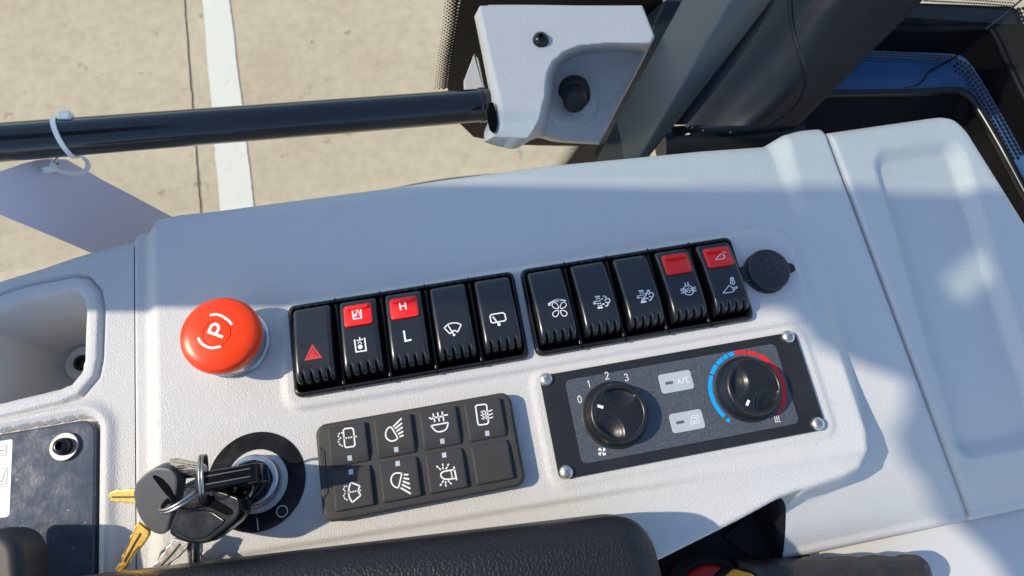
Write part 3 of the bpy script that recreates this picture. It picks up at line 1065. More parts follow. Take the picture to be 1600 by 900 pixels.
kv = []
d_ = np.array([-0.22, -0.75, 0.62]); d_ = d_ / np.linalg.norm(d_)
MB().tube([tuple(np.array(c) + d_ * h) for h in (-8, 0, 1.5, 2.5)], [12.2, 12.2, 11.2, 9.0], 36).build('knob_base', 'rubber', br)
MB().tube([tuple(np.array(c) + d_ * h) for h in (1, 8, 16, 17.3, 18)], [8.8, 8.7, 8.3, 7.6, 6.0], 32).build('knob', 'rubber', br)
MB().slab(roundpoly(pxo([(741, 82), (748, 92), (758, 140), (726, 140), (724, 127)], -55), 1.5), -75, -55, 1).build('mounting_block', 'grey_smooth', br)

# cable ties and the hanging card
tc = ra + rd * ((at(103, 200, 6)[0] - ra[0]) / rd[0])
ax = rd / np.linalg.norm(rd)
up = np.array([0, 0, 1.0]) - ax * ax[2]; up /= np.linalg.norm(up)
sdv_ = np.cross(ax, up)
tie = thing('cable_tie', 'white nylon cable tie looped around the handrail', 'cable tie', tuple(tc))
Lq = []
for k in range(41):
    a = 2 * math.pi * k / 40
    cdir = sdv_ * math.cos(a) + up * math.sin(a)
    r1, r2 = 11.25, 12.35
    sk = ax * (2.6 * math.cos(a + 0.5))
    cen = tc + sk
    Lq.append([tuple(cen + cdir * r1 - ax * 1.3), tuple(cen + cdir * r2 - ax * 1.3), tuple(cen + cdir * r2 + ax * 1.3), tuple(cen + cdir * r1 + ax * 1.3)])
MB().loops(Lq, False, False).build('strap', 'tie', tie, smooth=False)
hc = at(101, 182, 14)
MB().slab(roundpoly([(hc[0] - 3.4, hc[1] - 2.4), (hc[0] + 3.2, hc[1] - 3.0), (hc[0] + 3.6, hc[1] + 2.6), (hc[0] - 3.0, hc[1] + 3.2)], 0.8), hc[2] - 3, hc[2] + 2, 0.6).build('head', 'tie', tie)
TA, TB, TC = at(75, 248, -8), at(0, 335, 2), at(262, 335, -80)
TN = np.cross(TB - TA, TC - TA)
def tagz(x, y):
    d = ray(x, y)
    return (CAM + d * (np.dot(TA - CAM, TN) / np.dot(d, TN)))[2]
tie2 = thing('cable_tie', 'small white cable tie loop through the corner of the hanging card', 'cable tie', tuple(at(105, 258, 0)))
P = smooth_path([(82, 262), (90, 246), (104, 240), (122, 242), (135, 251), (137, 262), (128, 270), (112, 271), (96, 268), (82, 262)], 6)
Lq = []
for i, p in enumerate(P):
    z = tagz(p[0], p[1]) + 6
    a = at(p[0], p[1], z)
    Lq.append(a)
Rr = []
for i, a in enumerate(Lq):
    t = Lq[min(i + 1, len(Lq) - 1)] - Lq[max(i - 1, 0)]
    t = t / (np.linalg.norm(t) + 1e-9)
    nn = np.cross(t, np.array([0, 0, 1.0])); nn /= (np.linalg.norm(nn) + 1e-9)
    e = np.array([0, 0, 1.0]) * 1.0 + nn * 0.6
    w = nn * 0.45
    Rr.append([tuple(a - e - w), tuple(a + e - w), tuple(a + e + w), tuple(a - e + w)])
MB().loops(Rr).build('strap', 'tie', tie2, smooth=False)
hc = at(76, 260, tagz(76, 260) + 6)
MB().slab(roundpoly([(hc[0] - 2.8, hc[1] - 2.6), (hc[0] + 2.6, hc[1] - 2.0), (hc[0] + 2.4, hc[1] + 2.8), (hc[0] - 3, hc[1] + 2.4)], 0.8), hc[2] - 3, hc[2] + 2.6, 0.6).build('head', 'tie', tie2)
t0, t1 = at(75, 263, tagz(75, 263) + 5), at(68, 269, tagz(75, 263) + 4)
MB().tube([tuple(t0), tuple(t1)], 1.1, 6).build('strap_end', 'tie', tie2)
# card
out = [(-60, 300), (-30, 280), (0, 268), (35, 256), (58, 250), (75, 248), (104, 249), (125, 261), (160, 281), (200, 302), (262, 335), (300, 358), (330, 400), (250, 470), (150, 398), (80, 368), (0, 335), (-60, 310)]
card = [at(x, y, tagz(x, y)) for x, y in out]
nrm = np.cross(card[5] - card[2], card[10] - card[2]); nrm /= np.linalg.norm(nrm)
if nrm[2] < 0: nrm = -nrm
hole = [at(88 + 5 * math.cos(a), 255.5 + 2.4 * math.sin(a), tagz(88, 255.5)) for a in np.linspace(0, 2 * math.pi, 12, endpoint=False)]
cd_ = thing('hanging_card', 'lavender grey card hanging from the handrail by a cable tie', 'card', tuple(card[5]))
MB().loops([[tuple(p - nrm * 0.6) for p in card], [tuple(p) for p in card]]).build('sheet', 'tag', cd_, smooth=False)
mk('punched_hole', [tuple(p + nrm * 0.1) for p in hole], [tuple(range(12))], 'concrete', cd_, smooth=False)

# ------------------------------------------------------------------ rocker switches
PV = [(197.2, 1.5), (196.9, 5.5), (196.2, 7.6), (194.5, 8.8), (190, 10.0), (182, 11.6), (173, 12.9), (165, 13.4), (160, 13.1), (157.4, 12.2), (155.6, 10.6), (154.6, 8.2), (154.2, 5), (154, 1.5)]
path = np.array(smooth_path(PV, 6))
ztop_v = path[12:-14][::-1]
def zrock(u, v):
    return float(np.interp(v, ztop_v[:, 0], ztop_v[:, 1]))
def rocker_mesh():
    W = 20.4
    cols = [-W/2, -W/2, -W/2 + .25, -W/2 + .7, -W/2 + 1.3, -W/2 + 2.0] + list(np.linspace(-W/2 + 2.6, W/2 - 2.6, 46)) + [W/2 - 2.0, W/2 - 1.3, W/2 - .7, W/2 - .25, W/2, W/2]
    T = np.gradient(path, axis=0)
    T /= np.linalg.norm(T, axis=1)[:, None]
    Nn = np.stack([-T[:, 1], T[:, 0]], 1)     # outward for this travel direction
    if Nn[len(Nn) // 2, 1] < 0:
        Nn = -Nn
    V_ = []
    nslots = [-6.6, -2.2, 2.2, 6.6]
    for i, (pv, pz) in enumerate(path):
        for j, u in enumerate(cols):
            e = max(0.0, abs(u) - (W / 2 - 2.2)) / 2.2
            dr = 2.2 * (1 - math.sqrt(max(0, 1 - e * e)))
            win_ = float(sstep(161.2, 158.6, pv)) if pv > 150 else 1.0
            g_ = sum(math.exp(-((u - c) / 0.62) ** 2) for c in nslots) * win_ * 1.9
            k = dr + g_
            y, z = pv - Nn[i, 0] * k, pz - Nn[i, 1] * k
            taper = 1 + 0.035 * max(0, (10 - pz)) / 10
            if j in (0, len(cols) - 1):
                z = min(z, 1.0)
            V_.append((u * taper, y - 174.6, z))
    return V_, grid_faces(len(path), len(cols))
rv, rf = rocker_mesh()
tabz = lambda u, v: zrock(u, v) + 1.5
def rocker_switch(uc, label, group, proto=[None]):
    t = thing('rocker_switch', label, 'switch', (uc, 174.6, 1.5), group)
    if proto[0] is None:
        ob = mk('rocker', [(x, y, z - 1.5) for x, y, z in rv], rf, 'rocker', None, angle=75)
        proto[0] = ob
        ob.parent = t
    else:
        ob = proto[0].copy()
        COL.objects.link(ob)
        ob.parent = t
    return t, ob
def lock_tab(t, uc):
    # red slider with a thumb ridge at its far end
    mb = MB()
    out = rrect(uc - 7.6, uc + 7.6, 180.6, 193.2, 1.8)
    Lp = []
    for d, h in ((0, -0.4), (0, 0.7), (0.25, 1.2), (0.8, 1.5)):
        Lp.append([(x, y, zrock(x, y) + h) for x, y in inset(out, d)])
    mb.loops(Lp)
    rg = rrect(uc - 6.3, uc + 6.3, 189.6, 192.6, 1.2)
    Lp = []
    for d, h in ((0, 1.2), (0.1, 2.2), (0.5, 2.9), (1.0, 3.1)):
        Lp.append([(x, y, zrock(x, y) + h) for x, y in inset(rg, d)])
    mb.loops(Lp)
    return mb.build('lock_tab', 'red', t)
def bezel(u0, label):
    u1 = u0 + 126
    t = thing('switch_bezel', label, 'switch frame', (u0 + 63, 174.6, 1.2), 'switch frames on the console')
    Lp = []
    for (ins, z, r) in ((0, 1.0, 4.0), (0, 4.6, 4.0), (0.35, 5.6, 3.8), (1.0, 6.2, 3.4), (1.9, 6.2, 2.8), (2.4, 5.6, 2.4), (2.6, 2.2, 2.2)):
        Lp.append([(x, y, z) for x, y in rrect(u0 + ins, u1 - ins, 149.2 + ins, 200 - ins, r)])
    MB().loops(Lp).build('frame', 'bezel', t)
    for i in range(4):
        uu = u0 + 13.45 + 24.8 * i + 12.4
        MB().slab(rrect(uu - 1.0, uu + 1.0, 152, 197.4, 0.4), 2.0, 4.4, 0.5).build('divider', 'bezel', t)
        # joint line between the modules
        MB().slab([(uu - 0.2, 149.0), (uu + 0.2, 149.0), (uu + 0.2, 151.4), (uu - 0.2, 151.4)], 4.0, 6.26, 0).build('joint', 'hole', t, smooth=False)
        MB().slab([(uu - 0.2, 198.0), (uu + 0.2, 198.0), (uu + 0.2, 200.2), (uu - 0.2, 200.2)], 4.0, 6.26, 0).build('joint', 'hole', t, smooth=False)
    for i in range(5):
        uc = u0 + 13.45 + 24.8 * i
        for k in range(4):
            MB().slab(rrect(uc - 8 + k * 4.6, uc - 5.4 + k * 4.6, 197.4, 198.3, 0.3, 2), 5.0, 6.7, 0.3).build('rim_tooth', 'bezel', t)
    return t
bezel(0.0, 'black frame of the left switch bank, nearer the red stop button')
bezel(129.7, 'black frame of the right switch bank, nearer the rubber socket cap')
LAB = ['black rocker switch with red hazard triangle, next to the red stop button',
       'black rocker switch with red lock tab and tank padlock symbols',
       'black rocker switch with red tab lettered H above a white L',
       'black rocker switch with curved windscreen wiper symbol, left bank',
       'black rocker switch with rectangular rear window wiper symbol',
       'black rocker switch with four-bladed fan symbol under an arrow',
       'black rocker switch with exhaust cloud symbol without a slash',
       'black rocker switch with exhaust cloud symbol crossed by a slash',
       'black rocker switch with plain red tab above a round axle symbol',
       'black rocker switch with bucket symbols on red tab and body, beside the socket cap']
SW = []
for i in range(10):
    uc = (0 if i < 5 else 129.7) + 13.45 + 24.8 * (i % 5)
    t, ob = rocker_switch(uc, LAB[i], 'rocker switches on the console')
    tb = lock_tab(t, uc) if i in (1, 2, 8, 9) else None
    SW.append((t, ob, tb, uc))
def par(o, p):                  # hang a world-space mesh under a part
    o.parent = p
    bpy.context.view_layer.update()
    o.matrix_parent_inverse = p.matrix_world.inverted()
def sym_on(S_, part, mt='print'):
    o = S_.build('symbol', mt, None)
    par(o, part)
Z1 = (440, 430, 4.5)
s = Sym(zrock, zoom=Z1)
s.st([(217, 497), (173, 592), (276, 575)], 0.95, True).st([(218, 527), (195, 578), (250, 568)], 0.7, True).st([(219, 548), (210, 567), (232, 564)], 0.6, True)
sym_on(s, SW[0][1], 'print_red')
Z2 = (500, 440, 6)
s = Sym(zrock, zoom=Z2)
s.st([(322, 545), (338, 662), (432, 648), (416, 528)], 0.75).st([(369, 522), (373, 548)], 0.6).st([(342, 556), (402, 542)], 0.6)
s.dot((376, 614), 1.25).st(arcpts(372, 585, 15, 18, 10, -190, 8), 0.45)
sym_on(s, SW[1][1])
s = Sym(tabz, zoom=Z2)
s.st([(300, 262), (314, 352), (388, 342), (380, 253)], 0.7).st([(342, 248), (345, 266)], 0.55).st([(325, 274), (366, 264)], 0.55)
s.dot((332, 316), 0.85).st([(338, 318), (340, 292), (358, 284), (370, 296), (368, 318)], 0.5, curve=True)
sym_on(s, SW[1][2])
s = Sym(tabz, zoom=Z2)
s.st([(742, 196), (757, 268)], 0.85).st([(795, 184), (806, 260)], 0.85).st([(750, 233), (800, 223)], 0.8)
sym_on(s, SW[2][2])
s = Sym(zrock, zoom=Z2)
s.st([(785, 458), (800, 556), (857, 543)], 1.0)
sym_on(s, SW[2][1])
Z3 = (660, 450, 7.5)
s = Sym(zrock, zoom=Z3)
s.st([(255, 468), (300, 428), (355, 410), (410, 413), (455, 432)], 0.62, curve=True).st([(455, 432), (412, 518)], 0.62)
s.st([(412, 518), (385, 500), (355, 506), (323, 537)], 0.62, curve=True).st([(323, 537), (255, 468)], 0.62).st([(302, 440), (370, 548)], 0.62).dot((370, 549), 0.7)
sym_on(s, SW[3][1])
s = Sym(zrock, zoom=Z3)
s.st([(790, 335), (808, 314), (940, 292), (962, 305), (978, 368), (964, 386), (826, 412), (805, 403)], 0.68, True).st([(822, 338), (898, 430)], 0.72).dot((898, 431), 0.85)
sym_on(s, SW[4][1])
Z4 = (840, 430, 8)
s = Sym(zrock, zoom=Z4)
for (cx, cy) in ((226, 386), (318, 382), (231, 478), (325, 474)):
    dx, dy = cx - 272, cy - 430
    ang = math.atan2(dy, dx)
    lp_ = []
    for k in range(18):
        a = 2 * math.pi * k / 18
        x_, y_ = 46 * math.cos(a), 31 * math.sin(a) * (1 + 0.35 * math.cos(a))
        lp_.append((cx + x_ * math.cos(ang) - y_ * math.sin(ang), cy + x_ * math.sin(ang) + y_ * math.cos(ang)))
    s.st(lp_, 0.42, True)
s.st([(146, 364), (172, 340), (214, 322)], 0.95, curve=True).st([(296, 312), (356, 322)], 0.9).st([(136, 348), (142, 380), (168, 372)], 0.5)
c = s.w((254, 316))
s.text('REV', c, 1.5, 0.28, 0.2)
sym_on(s, SW[5][1])
def exhaust(dx, dy, slash):
    s = Sym(zrock, zoom=Z4)
    def q(P):
        return [(x + dx, y + dy) for x, y in P]
    s.st(q([(718, 272), (779, 264)]), 0.85).st(q([(751, 410), (815, 401)]), 0.9)
    for a in ((742, 297), (770, 292), (747, 325), (776, 320), (755, 355), (783, 350), (762, 383), (792, 378)):
        s.st(q([(a[0] - 9, a[1] + 1), (a[0] + 9, a[1] - 1)]), 0.62)
    s.st(q([(697, 338), (731, 326)]), 0.55).st(q([(698, 358), (736, 352)]), 0.6).st(q([(790, 302), (818, 293)]), 0.6).st(q([(803, 362), (840, 360)]), 0.65)
    s.st(q([(815, 266), (842, 263), (858, 282), (852, 305), (836, 316)]), 0.62, curve=True)
    s.st(q([(868, 291), (893, 295), (903, 318), (893, 342), (876, 348)]), 0.62, curve=True)
    s.st(q([(846, 340), (870, 340), (880, 360), (870, 382), (846, 386)]), 0.62, curve=True)
    if slash:
        s.st([(1396, 184), (1293, 348)], 0.6)
    return s
sym_on(exhaust(0, 0, False), SW[6][1])
sym_on(exhaust(545, -70, True), SW[7][1])
Z5 = (1020, 360, 6.43)
s = Sym(zrock, zoom=Z5)
s.ringp((358, 600), 2.85, 0.5)
for P in ([(320, 524), (328, 556)], [(350, 518), (356, 548)], [(276, 606), (316, 600)], [(276, 590), (312, 582)], [(284, 630), (318, 620)], [(398, 578), (428, 566)], [(402, 592), (434, 583)], [(400, 612), (438, 604)], [(322, 582), (328, 624)], [(392, 572), (398, 612)], [(334, 590), (338, 615)], [(380, 580), (385, 606)]):
    s.st(P, 0.5)
s.ringp((359, 610), 0.75, 0.35).st(arcpts(356, 588, 10, 14, 0, -180, 6), 0.35)
sym_on(s, SW[8][1])
s = Sym(zrock, zoom=Z5)
s.st([(708, 632), (768, 552), (806, 578), (822, 596), (806, 620)], 0.45, True).st([(812, 576), (850, 564)], 0.45).st([(822, 592), (856, 574)], 0.45).dot((802, 594), 0.3)
s.ringp((803, 522), 1.2, 0.5).st([(802, 515), (805, 532)], 0.5).st(arcpts(797, 492, 17, 20, 20, -200, 8), 0.45).dot((797, 488), 0.5)
sym_on(s, SW[9][1])
s = Sym(tabz, zoom=Z5)
s.st([(630, 294), (682, 235), (712, 248), (726, 262), (714, 285)], 0.4, True).dot((712, 268), 0.28).ringp((709, 210), 1.1, 0.35).st([(712, 204), (708, 218)], 0.35).ringp((727, 186), 0.7, 0.35).st([(716, 180), (738, 180)], 0.35)
sym_on(s, SW[9][2])

# ------------------------------------------------------------------ socket cap
cap = thing('socket_cap', 'round black rubber socket cap with strap and pull tab', 'cap', (271, 175.6, 1.6))
c0 = (271.0, 175.6, 1.6)
MB().lathe([(11.5, 0), (11.9, 1), (12.0, 4.5), (12.3, 5.2), (12.4, 6.2), (12.0, 7.0), (11.2, 7.4), (0.1, 7.5)], c0, 56).build('lid', 'rubber', cap)
tb = roundpoly([(282, 177.8), (284.6, 177.4), (286.6, 175.6), (286.6, 172.8), (284.6, 171.6), (281.6, 172)], 1.6)
MB().slab(tb, 6.6, 8.6, 0.7).build('pull_tab', 'rubber', cap)
stp = [(257.2, 180.5), (261, 181.2), (263, 184), (263, 168), (261, 171.0), (257.2, 171.5), (254.5, 172), (254.5, 180)]
MB().slab(roundpoly(stp, 1.5), 4.4, 6.6, 0.7).build('strap', 'rubber', cap)
MB().lathe([(12.8, 0), (12.8, 1.8), (12.0, 2.4)], c0, 48).build('collar', 'rubber', cap)
s = Sym(9.12, lift=0.02, zoom=Z5)
for P in ([(1120, 288), (1150, 300)], [(1130, 310), (1170, 310)], [(1135, 335), (1165, 345)], [(1150, 380), (1180, 360)], [(1165, 395), (1190, 385)], [(1205, 285), (1240, 280)], [(1215, 300), (1240, 320)], [(1220, 345), (1255, 330)], [(1225, 370), (1265, 380)], [(1240, 395), (1270, 395)], [(1160, 430), (1195, 440)]):
    s.st(P, 0.35, curve=False)
s.build('embossed_mark', 'key_grey', cap)

# ------------------------------------------------------------------ keypad
kp = thing('keypad', 'dark grey eight-key lamp and wiper keypad below the switches', 'keypad', (61, 109, 0))
Lp = []
for (ins, z, r) in ((0.0, 0.0, 5.5), (0.0, 6.6, 5.5), (0.3, 7.5, 5.2), (1.1, 8.1, 4.6), (2.0, 8.2, 4)):
    Lp.append([(x, y, z) for x, y in rrect(9.6 + ins, 111.7 - ins, 84.6 + ins, 132.9 - ins, r, 7)])
MB().loops(Lp).build('base', 'keypad', kp)
for sx in (0, 1):               # chamfered end facets
    e = [(11.0, 96), (13.6, 99), (13.6, 119), (11.0, 122)] if sx == 0 else [(110.3, 95), (107.7, 98), (107.7, 120), (110.3, 123)]
    MB().slab(e, 7.6, 8.6, 0.3).build('end_facet', 'keycap', kp)
KU = [16.2, 39.7, 63.1, 86.7]
KEYS = {}
def kz_top(u, v):
    return 10.3 - 0.9 * float(sstep(115.5, 110.5, v)) if v > 109.3 else 10.3 - 0.9 * float(sstep(103.5, 108.3, v))
for row in (0, 1):
    v0, v1 = (110.4, 130.0) if row == 0 else (88.9, 108.4)
    for i, u0 in enumerate(KU):
        u1 = u0 + 19.4
        mb = MB()
        # grid top with a soft crease near the indicator, bevelled edge and skirt
        n_ = 14
        xs = [u0, u0 + .1, u0 + .35, u0 + .8] + list(np.linspace(u0 + 1.5, u1 - 1.5, n_)) + [u1 - .8, u1 - .35, u1 - .1, u1]
        ys = [v0, v0 + .1, v0 + .35, v0 + .8] + list(np.linspace(v0 + 1.5, v1 - 1.5, n_ + 8)) + [v1 - .8, v1 - .35, v1 - .1, v1]
        V_ = []
        for y in ys:
            for x in xs:
                sd = float(sd_rr(u0, u1, v0, v1, 0.9, np.array([x]), np.array([y]))[0])
                e = min(1.0, max(0.0, (sd + 0.8) / 0.8))
                z = kz_top(x, y) - 0.8 * (1 - math.sqrt(max(0, 1 - e * e)))
                if sd > -0.01:
                    z = 8.0
                V_.append((x, y, z))
        mb.add(V_, grid_faces(len(ys), len(xs)))
        KEYS[(row, i)] = mb.build('key', 'keycap', kp, angle=35)
ZA, ZBm = (500, 620, 5), (640, 610, 5)
def key_sym(row, i, zoom, strokes, ind, wd=0.72):
    k = KEYS[(row, i)]
    s = Sym(kz_top, zoom=zoom)
    for st in strokes:
        P, closed, curve = st[0], st[1], st[2]
        s.st(P, st[3] if len(st) > 3 else wd, closed, curve)
    o = s.build('symbol', 'print', None)
    par(o, k)
    if ind:
        s = Sym(kz_top, zoom=zoom)
        c = s.w(ind)
        s.fill([(c[0] - 1.1, c[1] - 1.25), (c[0] + 1.1, c[1] - 1.25), (c[0] + 1.1, c[1] + 1.25), (c[0] - 1.1, c[1] + 1.25)])
        o = s.build('indicator', 'print_grey', None)
        par(o, k)
def dash(a, b_, n, fill=0.62):
    R = []
    for i in range(n):
        t0, t1 = i / n, (i + fill) / n
        R.append(([(a[0] + (b_[0] - a[0]) * t0, a[1] + (b_[1] - a[1]) * t0), (a[0] + (b_[0] - a[0]) * t1, a[1] + (b_[1] - a[1]) * t1)], False, False))
    return R
def dash_curve(P, n, fill=0.6):
    Q = smooth_path(P, 10)
    R = []
    L_ = len(Q)
    for i in range(n):
        a = int(i * L_ / n)
        b_ = int((i + fill) * L_ / n)
        R.append(([tuple(Q[a]), tuple(Q[(a + b_) // 2]), tuple(Q[min(b_, L_ - 1)])], False, False, 0.66))
    return R
key_sym(0, 0, ZA, [([(182, 262), (194, 249), (248, 244), (261, 254), (273, 374), (263, 387), (206, 396), (194, 386)], True, False)]
        + dash((180, 326), (296, 308), 6) + dash_curve([(180, 279), (155, 284), (142, 303), (155, 320), (174, 325)], 4) + dash_curve([(152, 330), (144, 352), (160, 378), (186, 386)], 4), (232, 478))
key_sym(0, 1, ZA, [([(555, 235), (582, 278), (608, 322)], False, False), ([(608, 322), (590, 338), (552, 345), (518, 320), (514, 278), (532, 245), (555, 235)], False, True)]
        + [(P, False, False, 0.85) for P in ([(572, 234), (637, 168)], [(585, 250), (640, 205)], [(597, 271), (646, 236)], [(609, 292), (650, 270)], [(620, 312), (653, 300)])], (595, 412))
key_sym(1, 0, ZA, [([(240, 668), (312, 697)], False, False), ([(312, 697), (299, 733), (318, 770)], False, True), ([(318, 770), (252, 825)], False, False), ([(252, 825), (228, 780), (225, 722), (240, 668)], False, True)]
        + dash((216, 748), (326, 729), 6) + dash_curve([(212, 698), (190, 703), (186, 728), (206, 742)], 4) + dash_curve([(196, 752), (185, 775), (198, 800), (226, 806)], 4), (241, 586))
key_sym(1, 1, ZA, [([(640, 598), (626, 655), (612, 712)], False, False), ([(612, 712), (580, 700), (556, 662), (562, 620), (592, 596), (640, 598)], False, True)]
        + [(P, False, False, 0.85) for P in ([(655, 608), (691, 608)], [(652, 635), (697, 643)], [(647, 660), (702, 681)], [(640, 685), (706, 717)], [(630, 711), (709, 757)])], (607, 521))
key_sym(0, 2, ZBm, [([(166, 276), (232, 264), (302, 250)], False, False), ([(302, 250), (288, 298), (250, 321), (206, 318), (166, 276)], False, True), ([(183, 180), (197, 247)], False, False), ([(218, 171), (232, 241)], False, False), ([(253, 165), (268, 240)], False, False),
        ([(152, 212), (172, 222), (195, 211), (230, 209), (262, 196), (299, 190)], False, True)], (256, 397))
key_sym(0, 3, ZBm, [([(515, 126), (528, 115), (590, 108), (602, 117), (616, 250), (606, 262), (546, 271), (534, 262)], True, False),
        ([(556, 170), (580, 160), (604, 168), (646, 152)], False, True, 0.6), ([(556, 196), (582, 186), (610, 194), (650, 180)], False, True, 0.6), ([(562, 222), (590, 210), (616, 218), (652, 208)], False, True, 0.6), ([(566, 158), (580, 230)], False, False, 0.5), ([(588, 156), (600, 226)], False, False, 0.5)], (607, 335))
key_sym(1, 2, ZBm, [([(356, 618), (282, 630), (252, 642), (244, 664), (262, 688), (300, 694), (364, 686)], False, True), ([(345, 594), (368, 702)], False, False, 0.85), ([(322, 628), (336, 690)], False, False, 0.5)]
        + dash((210, 590), (250, 625), 2, .75) + dash((258, 572), (263, 622), 2, .75) + dash((306, 573), (280, 622), 2, .75) + dash((266, 703), (234, 752), 2, .75) + dash((281, 710), (284, 757), 2, .75) + dash((300, 704), (332, 737), 2, .75), (270, 505))

# ------------------------------------------------------------------ climate panel
hp = thing('climate_panel', 'black climate control panel with two dials and pale buttons', 'control panel', (203, 111, 1))
Lp = []
for (ins, z, r) in ((0, 0.6, 3.5), (0, 2.7, 3.5), (0.25, 3.0, 3.3)):
    Lp.append([(x, y, z) for x, y in rrect(129.4 + ins, 277.4 - ins, 83.7 + ins, 138.8 - ins, r)])
MB().loops(Lp).build('plate', 'plate', hp)
MB().slab(rrect(142.6, 263.5, 89.4, 134.0, 3.0), 2.9, 3.25, 0.1).build('face_label', 'face', hp)
for (x, y) in ((132.6, 136.2), (272.1, 136.3), (273.0, 87.3), (133.5, 87.2)):
    sc = MB().lathe([(3.6, 0), (3.6, 0.8), (3.3, 1.6), (2.6, 2.2), (1.5, 2.55), (0.1, 2.65)], (x, y, 3.0), 28).build('screw', 'screw', hp)
    a = random.uniform(0, 1.5)
    sy = MB()
    for k in (0, 1):
        c_, s_ = math.cos(a + k * math.pi / 2), math.sin(a + k * math.pi / 2)
        sy.slab([(x + c_ * p - s_ * q, y + s_ * p + c_ * q) for p, q in ((-1.7, -.28), (1.7, -.28), (1.7, .28), (-1.7, .28))], 5.2, 5.72 + 0.004 * k, 0)
    o = sy.build('cross_slot', 'slot', None, smooth=False)
    par(o, sc)
FZ = 3.25
def dial(cx, cy, ptr, sc1, sc2):
    n = 150
    prof_ = [(18.0, 0.0, 0), (18.0, 0.7, 0), (17.3, 1.0, 0), (16.6, 1.1, 0), (16.5, 1.6, 1), (16.0, 6.4, 1), (15.7, 7.2, 0), (15.3, 8.6, 0), (14.7, 9.6, 0), (13.9, 10.2, 0), (13.2, 10.1, 0), (12.8, 9.6, 0)]
    V_ = []
    for r, z, kn in prof_:
        for k in range(n):
            rr = r * (1 - (0.022 if (kn and k % 2) else 0))
            a = 2 * math.pi * k / n
            V_.append((cx + rr * math.cos(a), cy + rr * math.sin(a), FZ + z))
    nr = len(prof_)
    ring_r = np.linspace(12.8, 0.02, 26)
    sc_c = [(12.2 * math.cos(math.radians(ptr + d)), 12.2 * math.sin(math.radians(ptr + d))) for d in (sc1, sc2)]
    for r in ring_r[1:]:
        for k in range(n):
            a = 2 * math.pi * k / n
            x, y = r * math.cos(a), r * math.sin(a)
            z = 9.8
            for (sx, sy_) in sc_c:
                d = math.hypot(x - sx, y - sy_)
                z -= 3.4 * float(sstep(9.8, 7.2, d)) * (0.25 + 0.75 * float(sstep(9.8, 2.0, d)))
            V_.append((cx + x, cy + y, FZ + z))
    return mk('dial', V_, grid_faces(nr + len(ring_r) - 1, n, True), 'knob', hp, angle=50)
D1, D2 = (165.4, 111.3), (240.5, 112.0)
for (c, ptr, sa, sb) in ((D1, 152, -76, 76), (D2, 231, -72, 66)):
    d = dial(c[0], c[1], ptr, sa, sb)
    a = math.radians(ptr)
    s = Sym(FZ + 9.8, lift=0.12)
    s.uv_stroke([(c[0] + 11.6 * math.cos(a), c[1] + 11.6 * math.sin(a)), (c[0] + 8.4 * math.cos(a), c[1] + 8.4 * math.sin(a))], 1.5)
    o = s.build('pointer', 'print', None)
    par(o, d)
Z7 = (890, 560, 5.296)
s0 = Sym(FZ, lift=0.1, zoom=Z7)
for ch, p in (('0', (83, 338)), ('1', (160, 213)), ('2', (308, 142)), ('3', (470, 157))):
    s = Sym(FZ, lift=0.1, zoom=Z7)
    s.text(ch, s.w(p), 3.7, 0.45)
    s.build('digit', 'print', hp)
s = Sym(FZ, lift=0.1, zoom=Z7)
c = s.w((268, 772))
for k in range(4):
    a = math.radians(20 + 90 * k)
    pts = []
    for (r, d) in ((0.3, 0), (1.3, -0.35), (2.3, -0.15), (2.45, 0.35), (2.1, 0.75), (1.3, 0.55)):
        pts.append((c[0] + r * math.cos(a + d), c[1] + r * math.sin(a + d)))
    s.fill(pts)
s.build('fan_mark', 'print', hp)
for nm, (x0, x1, y0, y1) in (('ac', (193.4, 211.8, 117.5, 128.0)), ('rec', (193.8, 212.1, 96.1, 106.3))):
    bt = MB().slab(rrect(x0, x1, y0, y1, 1.6), FZ - 0.02, FZ + 0.28, 0.12).build('button', 'film_button', hp)
    s = Sym(FZ + 0.28, lift=0.06)
    s.fill(rrect(x0 + 3.0, x0 + 7.4, (y0 + y1) / 2 - 0.75, (y0 + y1) / 2 + 0.75, 0.5, 3))
    o = s.build('indicator', 'slot', None); par(o, bt)
    s = Sym(FZ + 0.28, lift=0.06)
    if nm == 'ac':
        s.text('A/C', (x0 + 13.2, (y0 + y1) / 2), 2.9, 0.4, 0.22)
    else:
        cx, cy = x0 + 13.4, (y0 + y1) / 2
        s.uv_stroke([(cx - 2.6, cy - 2.0), (cx + 2.4, cy - 2.0), (cx + 2.4, cy + 2.2), (cx - 0.9, cy + 2.2)], 0.3, True)
        s.uv_stroke([(cx - 1.1, cy + 1.0), (cx + 1.3, cy + 1.0), (cx + 1.3, cy - 0.9), (cx - 0.9, cy - 0.9)], 0.35).uv_stroke([(cx - 0.2, cy - 0.3), (cx - 1.0, cy - 0.9), (cx - 0.2, cy - 1.5)], 0.3)
    o = s.build('symbol', 'print', None); par(o, bt)
Z8 = (1080, 530, 6)
sz = Sym(FZ, lift=0.1, zoom=Z8)
def ang_of(p):
    q = sz.w(p)
    return math.degrees(math.atan2(q[1] - D2[1], q[0] - D2[0])) % 360, math.hypot(q[0] - D2[0], q[1] - D2[1])
